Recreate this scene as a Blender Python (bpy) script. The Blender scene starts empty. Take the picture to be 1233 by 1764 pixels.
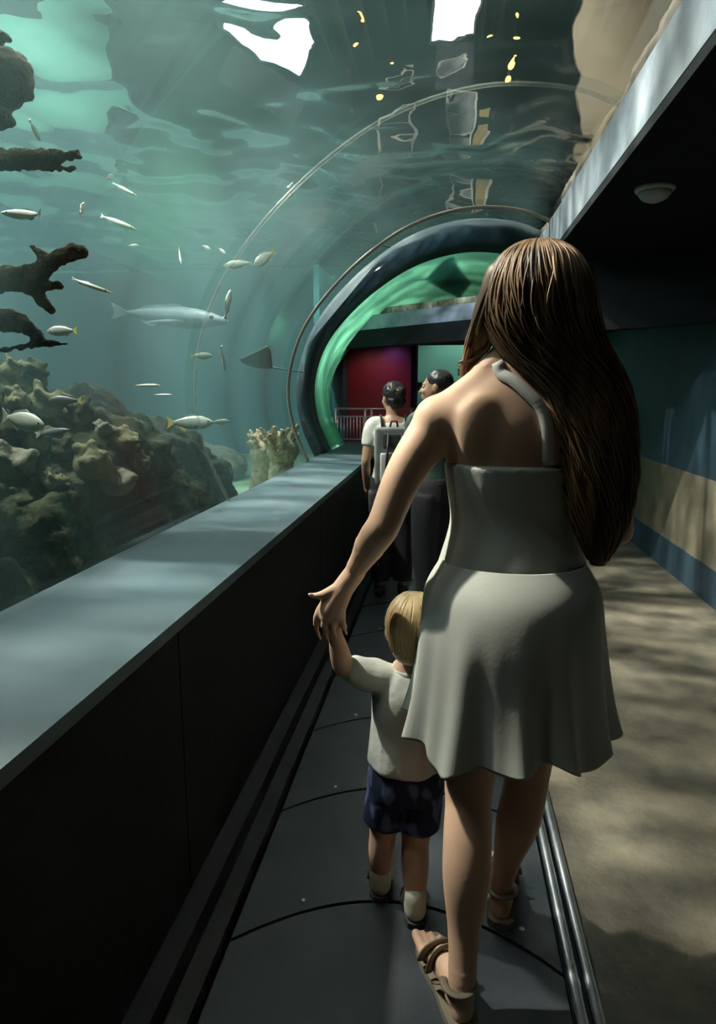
import bpy, bmesh, math, random
from mathutils import Vector, Matrix, noise
from mathutils.bvhtree import BVHTree
random.seed(7)
S = bpy.context.scene
C = S.collection
V = Vector

# ------------------------------------------------------------------ camera
F_PX, CAM_H = 1150.0, 1.35
PITCH = math.atan(207 / F_PX)
YAW = math.atan(153.5 / F_PX * math.cos(PITCH))
cam_d = bpy.data.cameras.new('camera')
cam = bpy.data.objects.new('camera', cam_d); C.objects.link(cam)
cam_d.sensor_fit = 'VERTICAL'; cam_d.sensor_height = 36.0
cam_d.lens = 36.0 * F_PX / 1764.0
cam_d.clip_start = 0.02
cam.location = (0, 0, CAM_H)
cam.rotation_euler = (math.pi / 2 - PITCH, 0, YAW)
S.camera = cam
RM = Matrix.Rotation(YAW, 3, 'Z') @ Matrix.Rotation(math.pi / 2 - PITCH, 3, 'X')
def ray(u, v): return RM @ V(((u - 616.5) / F_PX, -(v - 882) / F_PX, -1.0))
def at(u, v, Y):                       # the point of the place that shows at (u, v), Y metres ahead
    d = ray(u, v); d = d * (Y / d.y); return V((d.x, d.y, d.z + CAM_H))

# ------------------------------------------------------------------ exposure, world
S.view_settings.view_transform = 'Standard'
S.view_settings.look = 'None'
S.view_settings.gamma = 1.0
S.view_settings.use_curve_mapping = False
S.view_settings.exposure = 0.0
S.cycles.max_bounces = 6
S.cycles.diffuse_bounces = 2
S.cycles.glossy_bounces = 3
S.cycles.transmission_bounces = 4
S.cycles.volume_bounces = 0
S.cycles.adaptive_threshold = .15
S.cycles.adaptive_min_samples = 16
S.cycles.transparent_max_bounces = 24
S.cycles.sample_clamp_indirect = 4.0
S.cycles.blur_glossy = 1.0
S.cycles.caustics_reflective = False
S.cycles.caustics_refractive = False
S.cycles.use_denoising = True
W = bpy.data.worlds.new('world'); S.world = W; W.use_nodes = True
W.node_tree.nodes['Background'].inputs[0].default_value = (0.25, 0.42, 0.45, 1)
W.node_tree.nodes['Background'].inputs[1].default_value = 0.012

# ------------------------------------------------------------------ lights
def spot(name, loc, target, power, color, size=90, radius=0.25, blend=0.6, caustic=0.0, scale=9.0, seed=0.0, stretch=(1, 1, 1)):
    d = bpy.data.lights.new(name, 'SPOT'); d.energy = power; d.color = color
    d.spot_size = math.radians(size); d.spot_blend = blend; d.shadow_soft_size = radius
    o = bpy.data.objects.new(name, d); C.objects.link(o)
    o.location = loc
    o.rotation_euler = (V(target) - V(loc)).to_track_quat('-Z', 'Y').to_euler()
    if caustic > 0:                    # ripple pattern put into the lamp's emission, standing in for water caustics
        d.use_nodes = True
        nt = d.node_tree; em = nt.nodes['Emission']
        tc = nt.nodes.new('ShaderNodeNewGeometry')
        mp = nt.nodes.new('ShaderNodeMapping'); mp.inputs['Scale'].default_value = stretch
        mp.inputs['Location'].default_value = (seed, seed * 1.7, seed * .3)
        nt.links.new(tc.outputs['Incoming'], mp.inputs['Vector'])
        nz = nt.nodes.new('ShaderNodeTexNoise'); nz.inputs['Scale'].default_value = scale * .7
        nz.inputs['Detail'].default_value = 1
        mixv = nt.nodes.new('ShaderNodeVectorMath'); mixv.operation = 'MULTIPLY_ADD'
        nt.links.new(nz.outputs['Color'], mixv.inputs[0]); mixv.inputs[1].default_value = (.12, .12, .12)
        nt.links.new(mp.outputs[0], nz.inputs['Vector']); nt.links.new(mp.outputs[0], mixv.inputs[2])
        vo = nt.nodes.new('ShaderNodeTexVoronoi'); vo.feature = 'F1'; vo.inputs['Scale'].default_value = scale
        nt.links.new(mixv.outputs[0], vo.inputs['Vector'])
        pw = nt.nodes.new('ShaderNodeMath'); pw.operation = 'POWER'; pw.inputs[1].default_value = 3.0
        nt.links.new(vo.outputs['Distance'], pw.inputs[0])
        ma = nt.nodes.new('ShaderNodeMath'); ma.operation = 'MULTIPLY_ADD'
        nt.links.new(pw.outputs[0], ma.inputs[0]); ma.inputs[1].default_value = caustic * 10; ma.inputs[2].default_value = 1 - caustic * .80
        nt.links.new(ma.outputs[0], em.inputs['Strength'])
    return o
# floodlights in the hall above the tank, plus one added fill; WATER_PASS of their light goes straight through the surface
WATER_PASS = 0.012
K = 1.0 / WATER_PASS
spot('flood_over_walkway_near', (-3.3, 2.25, 5.1), (0.45, 2.3, 0.5), 1000 * K, (1.0, .92, .78), 62, .09, .8, .92, 26, 4.7, (.55, 1.5, .55))
spot('flood_over_walkway_far', (-2.9, 5.6, 5.7), (0.5, 5.4, 0.4), 750 * K, (1.0, .94, .82), 66, .05, .8, .92, 26, 8.4, (.55, 1.5, .55))
spot('woman_back_fill', (-3.0, 0.5, 5.7), (0.0, 1.45, 1.0), 90 * K, (1.0, .95, .84), 30, .30, .7)  # added fill lamp that brightens the woman's back
spot('flood_over_tank_near', (-4.0, 2.0, 5.8), (-3.2, 3.8, 0.4), 540 * K, (.80, .97, .98), 100, .4, .8)
spot('flood_over_tank_mid', (-5.0, 5.2, 5.8), (-4.2, 6.2, 0.4), 780 * K, (.74, .97, .98), 84, .4, .8)
spot('flood_over_tank_far', (-2.7, 6.9, 5.8), (-1.9, 7.1, 1.0), 300 * K, (.72, 1.0, .90), 62, .4, .8)

# ------------------------------------------------------------------ materials
MATS = {}
def new_mat(name):
    m = bpy.data.materials.new(name); m.use_nodes = True
    nt = m.node_tree; b = nt.nodes['Principled BSDF']; MATS[name] = m
    return m, nt, b
def nd(nt, t, **kw):
    n = nt.nodes.new(t)
    for k, v in kw.items(): n.inputs[k.replace('_', ' ')].default_value = v
    return n
def mat(name, col, col2=None, scale=8, rough=.6, metal=0, bump=0, bscale=None, detail=4, sss=0, coat=0, lo=.35, hi=.65, stretch=None, spec=.5, emit=None, estr=0):
    m, nt, b = new_mat(name)
    L = nt.links.new
    b.inputs['Roughness'].default_value = rough
    b.inputs['Metallic'].default_value = metal
    b.inputs['Specular IOR Level'].default_value = spec
    b.inputs['Coat Weight'].default_value = coat
    b.inputs['Base Color'].default_value = (*col, 1)
    tc = nd(nt, 'ShaderNodeTexCoord'); src = tc.outputs['Object']
    if stretch:
        mp = nd(nt, 'ShaderNodeMapping'); mp.inputs['Scale'].default_value = stretch
        L(src, mp.inputs[0]); src = mp.outputs[0]
    if col2:
        nz = nd(nt, 'ShaderNodeTexNoise', Scale=scale, Detail=detail); L(src, nz.inputs['Vector'])
        cr = nd(nt, 'ShaderNodeValToRGB')
        cr.color_ramp.elements[0].position = lo; cr.color_ramp.elements[0].color = (*col, 1)
        cr.color_ramp.elements[1].position = hi; cr.color_ramp.elements[1].color = (*col2, 1)
        L(nz.outputs[0], cr.inputs[0]); L(cr.outputs[0], b.inputs['Base Color'])
    if bump:
        n2 = nd(nt, 'ShaderNodeTexNoise', Scale=bscale or scale * 3, Detail=5); L(src, n2.inputs['Vector'])
        bp = nd(nt, 'ShaderNodeBump'); bp.inputs['Strength'].default_value = bump; bp.inputs['Distance'].default_value = .02
        L(n2.outputs[0], bp.inputs['Height']); L(bp.outputs[0], b.inputs['Normal'])
    if sss:
        b.inputs['Subsurface Weight'].default_value = sss
        b.inputs['Subsurface Radius'].default_value = (.012, .005, .003)
        b.inputs['Subsurface Scale'].default_value = 1.0
    if emit:
        b.inputs['Emission Color'].default_value = (*emit, 1); b.inputs['Emission Strength'].default_value = estr
    return m

mat('black_panel', (.004, .004, .004), (.007, .0065, .0055), 1.5, .6, spec=.15, bump=.08, bscale=30)
mat('black_matte', (.006, .007, .009), rough=.8, spec=.2)
mat('kerb', (.006, .006, .007), rough=.5, spec=.3)
mat('ledge', (.05, .09, .11), (.09, .135, .155), 3, .42, bump=.05)
mat('fascia', (.16, .20, .25), (.29, .335, .385), 7, .4, bump=.15, bscale=20)
mat('rubber', (.030, .038, .047), (.042, .050, .060), 6, .42, bump=.05, bscale=80)
mat('rubber_gap', (.004, .004, .005), rough=.9)
mat('aluminium', (.30, .33, .35), (.38, .40, .42), 20, .38, metal=.9)
mat('screw_metal', (.75, .75, .74), rough=.3, metal=.9)
mat('concrete', (.07, .066, .052), (.17, .152, .112), 5, .55, bump=.2, bscale=40, detail=4)
mat('wall_blue', (.016, .038, .060), (.028, .058, .082), 3, .5, bump=.15, bscale=25, stretch=(1, 1, .15))
mat('wall_tan', (.13, .12, .085), (.20, .18, .13), 6, .55, bump=.15)
mat('dark_ceiling', (.006, .008, .010), rough=.85, spec=.15)
mat('dome_grey', (.42, .45, .44), rough=.45)
mat('teal_paint', (.040, .215, .225), (.055, .265, .27), .8, .8)
mat('teal_pale', (.20, .42, .35), (.26, .48, .40), 1, .8)
mat('collar_dark', (.012, .035, .045), (.022, .05, .06), 3, .6)
mat('sand', (.20, .42, .26), (.33, .55, .34), 3, .9, bump=.5, bscale=15)
mat('reef', (.006, .013, .010), (.055, .068, .040), 9, .95, spec=.08, bump=.9, bscale=22, detail=4)
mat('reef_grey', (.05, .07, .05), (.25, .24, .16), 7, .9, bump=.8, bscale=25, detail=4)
mat('coral_brown', (.020, .018, .011), (.042, .036, .022), 14, .9, spec=.08, bump=.8, bscale=60)
mat('coral_olive', (.045, .052, .020), (.10, .105, .05), 20, .85, bump=.6, bscale=60)
mat('coral_grey', (.07, .085, .065), (.16, .17, .12), 20, .85, bump=.6, bscale=60)
mat('coral_tan', (.40, .33, .19), (.60, .50, .32), 18, .8, bump=.8, bscale=50)
mat('bank_rock', (.05, .045, .032), (.20, .16, .11), 3.5, .85, bump=.8, bscale=12, detail=4)
mat('beige_wall', (.62, .52, .40), (.68, .58, .45), 1, .8)
mat('mint_reflection', (.16, .50, .38), (.22, .56, .44), 1, .8)
mat('hall_dark', (.015, .016, .022), (.03, .03, .04), 1, .8)
mat('maroon', (.17, .012, .022), (.24, .02, .03), 1.4, .45)
mat('rail_metal', (.50, .42, .42), rough=.35, metal=.7)
mat('frame_white', (.75, .74, .66), rough=.4)
mat('mesh_grey', (.20, .21, .23), (.32, .33, .35), 40, .6, bump=.4)
mat('board_tan', (.42, .30, .12), (.5, .37, .16), 4, .6)
mat('skin', (.62, .40, .28), (.66, .43, .30), 12, .55, spec=.3)
mat('skin_child', (.66, .42, .31), (.70, .46, .34), 12, .5, spec=.3)
mat('skin_far', (.42, .25, .16), (.47, .28, .18), 12, .5)
mat('nail', (.80, .62, .56), rough=.25)
mat('dress', (.48, .50, .455), (.54, .555, .51), 3, .8, bump=.02, bscale=120, spec=.25)
mat('strap', (.68, .68, .64), rough=.7)
mat('hair_brown', (.040, .023, .011), (.22, .130, .062), 30, .5, spec=.35, detail=5, stretch=(1, 1, .06))
mat('hair_blond', (.52, .38, .19), (.68, .52, .28), 30, .42, stretch=(1, 1, .1))
mat('hair_black', (.008, .007, .007), (.02, .018, .018), 40, .38)
mat('shirt_white', (.68, .70, .64), (.76, .77, .71), 5, .8, bump=.25, bscale=18, spec=.2)
mat('navy', (.012, .020, .055), (.02, .035, .09), 6, .8)
mat('shoe_white', (.66, .64, .52), (.72, .70, .60), 9, .6)
mat('shoe_sole', (.05, .05, .05), rough=.8)
mat('sandal', (.13, .105, .075), (.19, .155, .11), 20, .6)
mat('sole_tan', (.20, .17, .12), rough=.8)
mat('green_shirt', (.012, .035, .025), rough=.85)
mat('dark_trousers', (.02, .02, .025), rough=.85)
mat('pack_grey', (.10, .115, .115), (.16, .17, .17), 12, .7)
mat('pack_light', (.55, .58, .52), (.68, .70, .64), 10, .6)
mat('pack_black', (.012, .013, .014), rough=.7)
mat('fish_silver', (.36, .44, .40), (.55, .62, .55), 10, .3, metal=.3, stretch=(.3, 1, 4))
mat('fish_pale', (.72, .78, .66), (.85, .88, .76), 10, .35, metal=.1)
mat('fish_yellow', (.80, .72, .14), rough=.5)
mat('fish_dark', (.006, .012, .009), (.016, .022, .014), 8, .9, spec=.1)
mat('fish_grey', (.020, .038, .042), (.035, .055, .058), 5, .5)
mat('eye_dark', (.01, .01, .01), rough=.15)
mat('eye_white', (.45, .43, .40), rough=.25)
mat('lip', (.45, .2, .16), rough=.5)
mat('seam', (.42, .36, .31), (.60, .50, .42), 3, .25)
mat('lamp_white', (.9, .9, .9), emit=(.86, .95, 1.0), estr=3.2)
mat('lamp_violet', (.9, .9, .9), emit=(.95, .90, 1.0), estr=3.2)
mat('bulb_orange', (.9, .6, .3), emit=(1.0, .46, .10), estr=5)
mat('lamp_body', (.03, .03, .035), rough=.5)

# shorts: navy cotton printed with pale blue plaid patches
m, nt, b = new_mat('shorts_print')
L = nt.links.new
tc = nd(nt, 'ShaderNodeTexCoord')
mp = nd(nt, 'ShaderNodeMapping'); mp.inputs['Scale'].default_value = (1, 1, .6); mp.inputs['Rotation'].default_value = (0, .5, 0)
L(tc.outputs['Object'], mp.inputs[0])
mu = nd(nt, 'ShaderNodeTexNoise', Scale=26, Detail=1); L(mp.outputs[0], mu.inputs['Vector'])
cr = nd(nt, 'ShaderNodeValToRGB')
cr.color_ramp.elements[0].position = .52; cr.color_ramp.elements[0].color = (.010, .018, .055, 1)
cr.color_ramp.elements[1].position = .62; cr.color_ramp.elements[1].color = (.12, .16, .32, 1)
L(mu.outputs[0], cr.inputs[0]); L(cr.outputs[0], b.inputs['Base Color']); b.inputs['Roughness'].default_value = .85

# acrylic: clear sheet, faint sheen at glancing angles
m, nt, b = new_mat('acrylic'); nt.nodes.remove(b)
L = nt.links.new
lw = nd(nt, 'ShaderNodeLayerWeight', Blend=.5)
pw = nd(nt, 'ShaderNodeMath'); pw.operation = 'POWER'; pw.inputs[1].default_value = 5
mu = nd(nt, 'ShaderNodeMath'); mu.operation = 'MULTIPLY_ADD'; mu.inputs[1].default_value = .32; mu.inputs[2].default_value = .015
L(lw.outputs['Facing'], pw.inputs[0]); L(pw.outputs[0], mu.inputs[0])
tr = nd(nt, 'ShaderNodeBsdfTransparent'); tr.inputs[0].default_value = (.95, .985, .98, 1)
gl = nd(nt, 'ShaderNodeBsdfGlossy'); gl.inputs['Roughness'].default_value = .03
mx = nd(nt, 'ShaderNodeMixShader')
L(mu.outputs[0], mx.inputs[0]); L(tr.outputs[0], mx.inputs[1]); L(gl.outputs[0], mx.inputs[2])
L(mx.outputs[0], nt.nodes['Material Output'].inputs['Surface'])

# bonded joint: almost clear, a little milky
m, nt, b = new_mat('seam_clear')
b.inputs['Base Color'].default_value = (.55, .60, .56, 1); b.inputs['Roughness'].default_value = .3
tr = nd(nt, 'ShaderNodeBsdfTransparent'); mx = nd(nt, 'ShaderNodeMixShader'); mx.inputs[0].default_value = .8
nt.links.new(b.outputs[0], mx.inputs[1]); nt.links.new(tr.outputs[0], mx.inputs[2]); nt.links.new(mx.outputs[0], nt.nodes['Material Output'].inputs['Surface'])
# milky teal sheet standing in for lit tank water behind the last panel
m, nt, b = new_mat('lit_water_sheet')
b.inputs['Base Color'].default_value = (.08, .36, .27, 1); b.inputs['Roughness'].default_value = .5
tl = nd(nt, 'ShaderNodeBsdfTranslucent'); tl.inputs[0].default_value = (.36, .66, .52, 1)
mx = nd(nt, 'ShaderNodeMixShader'); mx.inputs[0].default_value = .75
nt.links.new(b.outputs[0], mx.inputs[1]); nt.links.new(tl.outputs[0], mx.inputs[2]); nt.links.new(mx.outputs[0], nt.nodes['Material Output'].inputs['Surface'])
# water surface: mirror-like from below at low angles, clear above them
m, nt, b = new_mat('water_surface'); nt.nodes.remove(b)
L = nt.links.new
g = nd(nt, 'ShaderNodeBsdfGlass', IOR=1.045, Roughness=0.0); g.inputs['Color'].default_value = (.93, .99, .98, 1)
tr = nd(nt, 'ShaderNodeBsdfTransparent')
mx = nd(nt, 'ShaderNodeMixShader'); mx.inputs[0].default_value = WATER_PASS
L(g.outputs[0], mx.inputs[1]); L(tr.outputs[0], mx.inputs[2])
L(mx.outputs[0], nt.nodes['Material Output'].inputs['Surface'])

# ------------------------------------------------------------------ mesh helpers
def tag(o, label=None, cat=None, group=None, kind=None):
    if label: o['label'] = label
    if cat: o['category'] = cat
    if group: o['group'] = group
    if kind: o['kind'] = kind
    return o
def empty(name, loc=(0, 0, 0), rz=0):
    o = bpy.data.objects.new(name, None); C.objects.link(o)
    o.empty_display_size = .05
    o.location = loc; o.rotation_euler = (0, 0, rz)
    return o
def catmull(pts, n):
    out = []
    P = [pts[0]] + list(pts) + [pts[-1]]
    for i in range(1, len(P) - 2):
        p0, p1, p2, p3 = P[i - 1], P[i], P[i + 1], P[i + 2]
        for k in range(n):
            t = k / n
            out.append(tuple(.5 * (2 * b + (c - a) * t + (2 * a - 5 * b + 4 * c - d) * t * t + (3 * b - a - 3 * c + d) * t ** 3)
                             for a, b, c, d in zip(p0, p1, p2, p3)))
    out.append(tuple(pts[-1]))
    return out

def attach(o, parent):                 # geometry stays in place coordinates whatever the parent's own position
    if parent:
        o.parent = parent
        o.matrix_parent_inverse = Matrix.Translation(parent.location).inverted() if parent.type == 'EMPTY' else Matrix.Identity(4)
class MB:
    def __init__(s): s.v = []; s.f = []
    def add(s, vs, fs):
        o = len(s.v); s.v += [V(p) for p in vs]; s.f += [tuple(i + o for i in f) for f in fs]; return s
    def box(s, a, b):
        x0, y0, z0 = a; x1, y1, z1 = b
        return s.add([(x0, y0, z0), (x1, y0, z0), (x1, y1, z0), (x0, y1, z0), (x0, y0, z1), (x1, y0, z1), (x1, y1, z1), (x0, y1, z1)],
                     [(0, 3, 2, 1), (4, 5, 6, 7), (0, 1, 5, 4), (1, 2, 6, 5), (2, 3, 7, 6), (3, 0, 4, 7)])
    def obox(s, c, ax, ay, az):        # centre and three half-axis vectors
        c, ax, ay, az = V(c), V(ax), V(ay), V(az)
        p = [c + ax * i + ay * j + az * k for k in (-1, 1) for (i, j) in ((-1, -1), (1, -1), (1, 1), (-1, 1))]
        return s.add(p, [(0, 3, 2, 1), (4, 5, 6, 7), (0, 1, 5, 4), (1, 2, 6, 5), (2, 3, 7, 6), (3, 0, 4, 7)])
    def rings(s, rs, caps=True, closed=True):
        n = len(rs[0]); vs = [p for r in rs for p in r]; fs = []
        for i in range(len(rs) - 1):
            for j in range(n if closed else n - 1):
                k = (j + 1) % n
                fs.append((i * n + j, i * n + k, (i + 1) * n + k, (i + 1) * n + j))
        if caps:
            fs.append(tuple(reversed(range(n)))); fs.append(tuple((len(rs) - 1) * n + j for j in range(n)))
        return s.add(vs, fs)
    def tube(s, path, rad, n=10, flat=1.0, up=None):
        path = [V(p) for p in path]; rs = []
        if not isinstance(rad, (list, tuple)): rad = [rad] * len(path)
        t0 = (path[1] - path[0]).normalized()
        ref = V(up) if up else (V((0, 0, 1)) if abs(t0.z) < .8 else V((0, 1, 0)))
        u = (ref - t0 * ref.dot(t0)).normalized()
        for i, p in enumerate(path):
            t = (path[min(i + 1, len(path) - 1)] - path[max(i - 1, 0)]).normalized()
            u = u - t * u.dot(t); u.normalize(); w = t.cross(u)
            rs.append([p + (u * math.cos(a) * flat + w * math.sin(a)) * rad[i] for a in [2 * math.pi * k / n for k in range(n)]])
        return s.rings(rs)
    def limb(s, pts, rad, n=14, sub=6, round_end=True):   # smooth tapered limb with rounded ends
        q = catmull([(*p, r) for p, r in zip(pts, rad)], sub)
        P = [V(a[:3]) for a in q]; R = [a[3] for a in q]
        if round_end:
            d0 = (P[0] - P[1]).normalized(); d1 = (P[-1] - P[-2]).normalized()
            e0 = [(P[0] + d0 * R[0] * a, R[0] * b) for a, b in ((.95, .25), (.8, .6), (.45, .9))]
            e1 = [(P[-1] + d1 * R[-1] * a, R[-1] * b) for a, b in ((.45, .9), (.8, .6), (.95, .25))]
            P = [a for a, _ in e0] + P + [a for a, _ in e1]; R = [b for _, b in e0] + R + [b for _, b in e1]
        return s.tube(P, R, n)
    def ell(s, c, r, M=None, nu=18, nv=12):
        c = V(c); rs = []
        for i in range(1, nv):
            a = math.pi * i / nv
            ring = []
            for j in range(nu):
                b = 2 * math.pi * j / nu
                p = V((r[0] * math.sin(a) * math.cos(b), r[1] * math.sin(a) * math.sin(b), -r[2] * math.cos(a)))
                ring.append(c + (M @ p if M else p))
            rs.append(ring)
        return s.rings(rs)
    def eloft(s, rows, n=32, sub=4, wave=None, caps=True, yaw=0.0):   # rows: x, y, z, rx, ry horizontal ellipses
        rs = []
        q = catmull(rows, sub)
        for i, (x, y, z, rx, ry) in enumerate(q):
            ring = []
            for j in range(n):
                a = 2 * math.pi * j / n
                k = 1 + (wave(a, i / (len(q) - 1)) if wave else 0)
                px, py = rx * k * math.cos(a), ry * k * math.sin(a)
                ring.append((x + px * math.cos(yaw) - py * math.sin(yaw), y + px * math.sin(yaw) + py * math.cos(yaw), z))
            rs.append(ring)
        return s.rings(rs, caps)
    def mesh(s, name, material, smooth=True):
        me = bpy.data.meshes.new(name)
        me.from_pydata([tuple(p) for p in s.v], [], s.f)
        me.materials.append(MATS[material])
        bm = bmesh.new(); bm.from_mesh(me); bmesh.ops.recalc_face_normals(bm, faces=bm.faces); bm.to_mesh(me); bm.free()
        if smooth:
            for p in me.polygons: p.use_smooth = True
        me.update(); return me
    def build(s, name, material, parent=None, smooth=True):
        o = bpy.data.objects.new(name, s.mesh(name, material, smooth)); C.objects.link(o)
        attach(o, parent)
        return o
    def fuse(s, name, material, parent=None, voxel=.005, it=5, disp=None, soft=None, soft_it=40):   # one continuous surface out of overlapping volumes
        me = s.mesh(name + '_src', material)
        t = bpy.data.objects.new('t', me); C.objects.link(t)
        r = t.modifiers.new('r', 'REMESH'); r.mode = 'VOXEL'; r.voxel_size = voxel; r.use_smooth_shade = True
        if it:
            sm = t.modifiers.new('s', 'SMOOTH'); sm.factor = .5; sm.iterations = it
        dg = bpy.context.evaluated_depsgraph_get(); dg.update()
        e = t.evaluated_get(dg); m2 = bpy.data.meshes.new_from_object(e, depsgraph=dg); m2.name = name
        bpy.data.objects.remove(t); bpy.data.meshes.remove(me)
        if soft:                       # extra smoothing where soft(point) is true
            import numpy as np
            nv = len(m2.vertices); co = np.empty(nv * 3); m2.vertices.foreach_get('co', co); co = co.reshape(-1, 3)
            ed = np.empty(len(m2.edges) * 2, dtype=np.int64); m2.edges.foreach_get('vertices', ed); ed = ed.reshape(-1, 2)
            msk = np.array([soft(p) for p in co])[:, None]
            deg = np.bincount(ed.ravel(), minlength=nv)[:, None]
            for _ in range(soft_it):
                acc = np.stack([np.bincount(ed[:, 0], co[ed[:, 1], c], nv) + np.bincount(ed[:, 1], co[ed[:, 0], c], nv) for c in range(3)], 1)
                co = co + msk * .6 * (acc / np.maximum(deg, 1) - co)
            m2.vertices.foreach_set('co', co.ravel()); m2.update()
        if disp:
            no = [v.normal.copy() for v in m2.vertices]
            for v, n_ in zip(m2.vertices, no): v.co += n_ * disp(v.co)
        m2.materials.clear(); m2.materials.append(MATS[material])
        for p in m2.polygons: p.use_smooth = True
        o = bpy.data.objects.new(name, m2); C.objects.link(o)
        attach(o, parent)
        return o
def struct(o): o['kind'] = 'structure'; return o
def fbm(p, s, oct=3): return noise.fractal(V(p) * s, 1.0, 2.0, oct)

# ================================================================== THE SETTING
# ---- moving walkway made of crescent pallets
fl = struct(MB().box((.375, -2.2, -.06), (1.72, 9.0, 0)).build('floor', 'concrete', smooth=False))
tag(fl, 'mottled concrete floor beside the moving walkway', 'floor')
wk = empty('moving_walkway', (-.1, 1.58, 0)); tag(wk, 'dark rubber moving walkway with curved pallet joints', 'walkway')
MB().box((-.52, -2.2, -.08), (.31, 7.2, -.022)).build('walkway_bed', 'rubber_gap', wk, False)
PX0, PX1, PITCHY, KC = -.505, .302, .53, 1.1
def pallet_mesh():
    b = MB(); n = 16; xs = [PX0 + (PX1 - PX0) * i / n for i in range(n + 1)]
    g = .006
    lo = [(x + .1, -KC * (x + .1) ** 2 + g) for x in xs]; hi = [(x + .1, PITCHY - KC * (x + .1) ** 2 - g) for x in xs]
    out = lo + hi[::-1]; k = len(out)
    b.add([(x, y, -.02) for x, y in out] + [(x, y, 0) for x, y in out],
          [(i, (i + 1) % k, k + (i + 1) % k, k + i) for i in range(k)] +
          [(i, i + 1, 2 * n - i, 2 * n + 1 - i) for i in range(n)][::1] +
          [(k + i, k + i + 1, k + 2 * n - i, k + 2 * n + 1 - i) for i in range(n)])
    return b.mesh('pallet', 'rubber', False)
pm = pallet_mesh()
sc_m = MB().ell((0, 0, 0), (.0075, .0075, .003), nu=10, nv=6).mesh('screw', 'screw_metal')
for k in range(-6, 11):
    o = bpy.data.objects.new('pallet', pm); C.objects.link(o); o.parent = wk
    o.location = (0, PITCHY * k, 0)
    for sx, sy in ((-.253, .036), (.32, -.05)):
        s_ = bpy.data.objects.new('screw', sc_m); C.objects.link(s_); s_.parent = o
        s_.location = (sx, sy - KC * sx * sx + .008 if sx < 0 else sy, .001)
# metal edge with two ridges
ed = MB()
for x in (.308, .345):
    pr = [(x, 0), (x + .003, .010), (x + .009, .015), (x + .020, .015), (x + .027, .010), (x + .030, 0)]
    ed.rings([[(px, yy, pz) for px, pz in pr] for yy in (-2.2, 7.0)])
o = struct(ed.build('trim_1', 'aluminium')); tag(o, 'double ridged aluminium strip along the walkway edge', 'trim')
# kerb and half wall on the left with a pale ledge on top
o = struct(MB().box((-.62, -2.2, -.06), (-.515, 6.9, .035)).box((-.62, -2.2, .035), (-.565, 6.9, .10)).build('baseboard_left', 'kerb', smooth=False))
tag(o, 'black stepped kerb at the foot of the half wall', 'baseboard')
pw_ = struct(empty('wall_left', (-.62, 1.5, 0))); tag(pw_, 'black half wall below the aquarium window', 'wall')
MB().box((-1.02, -2.2, -.06), (-.645, 6.9, .795)).build('wall_core', 'black_matte', pw_, False)
for k in range(5):
    y = -2.2 + k * 1.82
    MB().box((-.645, y + .003, .0), (-.62, y + 1.817, .796)).build('wall_panel', 'black_panel', pw_, False)
o = struct(MB().box((-1.06, -2.2, .796), (-.612, 6.9, .826)).build('trim_2', 'ledge', smooth=False))
tag(o, 'pale blue grey ledge along the aquarium window', 'ledge')
# ---- acrylic arch
PROF = catmull([(-1.035, .826), (-1.15, 1.1), (-1.18, 1.4), (-1.10, 1.72), (-.92, 2.0), (-.63, 2.28), (-.28, 2.50), (.1, 2.60), (.45, 2.58), (.67, 2.50)], 6)
def pnorm(i):
    a = PROF[max(i - 1, 0)]; c = PROF[min(i + 1, len(PROF) - 1)]
    t = V((c[0] - a[0], 0, c[1] - a[1])).normalized(); return V((-t.z, 0, t.x))
def prof_ring(y, off, sc=1.0, dz=0.0):
    return [V((p[0], y, p[1])) + pnorm(i) * off for i, p in enumerate(PROF)]
win = struct(empty('window_1', (-1.03, 1.5, .826))); tag(win, 'curved clear acrylic tunnel wall holding back the tank water', 'window')
SEAMS = [-1.6, -.1, 3.1, 5.0, 5.6]
for a, b_ in zip(SEAMS[:-1], SEAMS[1:]):
    b = MB(); m_ = len(PROF)
    q = []
    for y in (a + .004, b_ - .004):
        q.append(prof_ring(y, 0) + prof_ring(y, .06)[::-1])
    b.rings(q); b.build('acrylic_panel', 'acrylic', win)
for y in SEAMS[1:-1]:
    b = MB(); sw = .02 if y > 4 else .004
    q = [[p for p in r] for r in (prof_ring(y - sw, -.002), prof_ring(y + sw, -.002), prof_ring(y + sw, .014), prof_ring(y - sw, .014))]
    m_ = len(PROF)
    b.add([p for r in q for p in r], [(i + r * m_, i + 1 + r * m_, i + 1 + ((r + 1) % 4) * m_, i + ((r + 1) % 4) * m_) for r in range(4) for i in range(m_ - 1)])
    b.build('panel_seam', 'seam' if y > 4 else 'seam_clear', win)
# dark collar where the tunnel ends, then the stand-in sheet for lit water
b = MB(); q = []
def end_prof(t):
    out = []
    for i, p in enumerate(PROF):
        z = p[1] if p[1] < 1.4 else 1.4 + (p[1] - 1.4) * (1 - .36 * t)
        out.append((p[0] * (1 - .0 * t), z))
    return out
def collar(name, y0, y1, t0, t1, m, th, cut=None):
    A = end_prof(t0); B = end_prof(t1)
    A, B = A[:cut], B[:cut]
    q = []
    for P, y in ((A, y0), (B, y1)):
        inner = [V((x, y, z)) for x, z in P]
        outer = [V((x, y, z)) + pnorm(i) * th for i, (x, z) in enumerate(P)]
        q.append(inner + outer[::-1])
    return MB().rings(q).build(name, m, smooth=True)
o = struct(collar('trim_3', 5.61, 6.0, 0, .22, 'collar_dark', .08)); tag(o, 'dark ring around the end of the acrylic tunnel', 'trim')
o = struct(collar('trim_4', 6.0, 6.85, .22, .80, 'lit_water_sheet', .012)); tag(o, 'added teal sheet standing in for lit water at the tunnel exit', 'trim')
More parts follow.
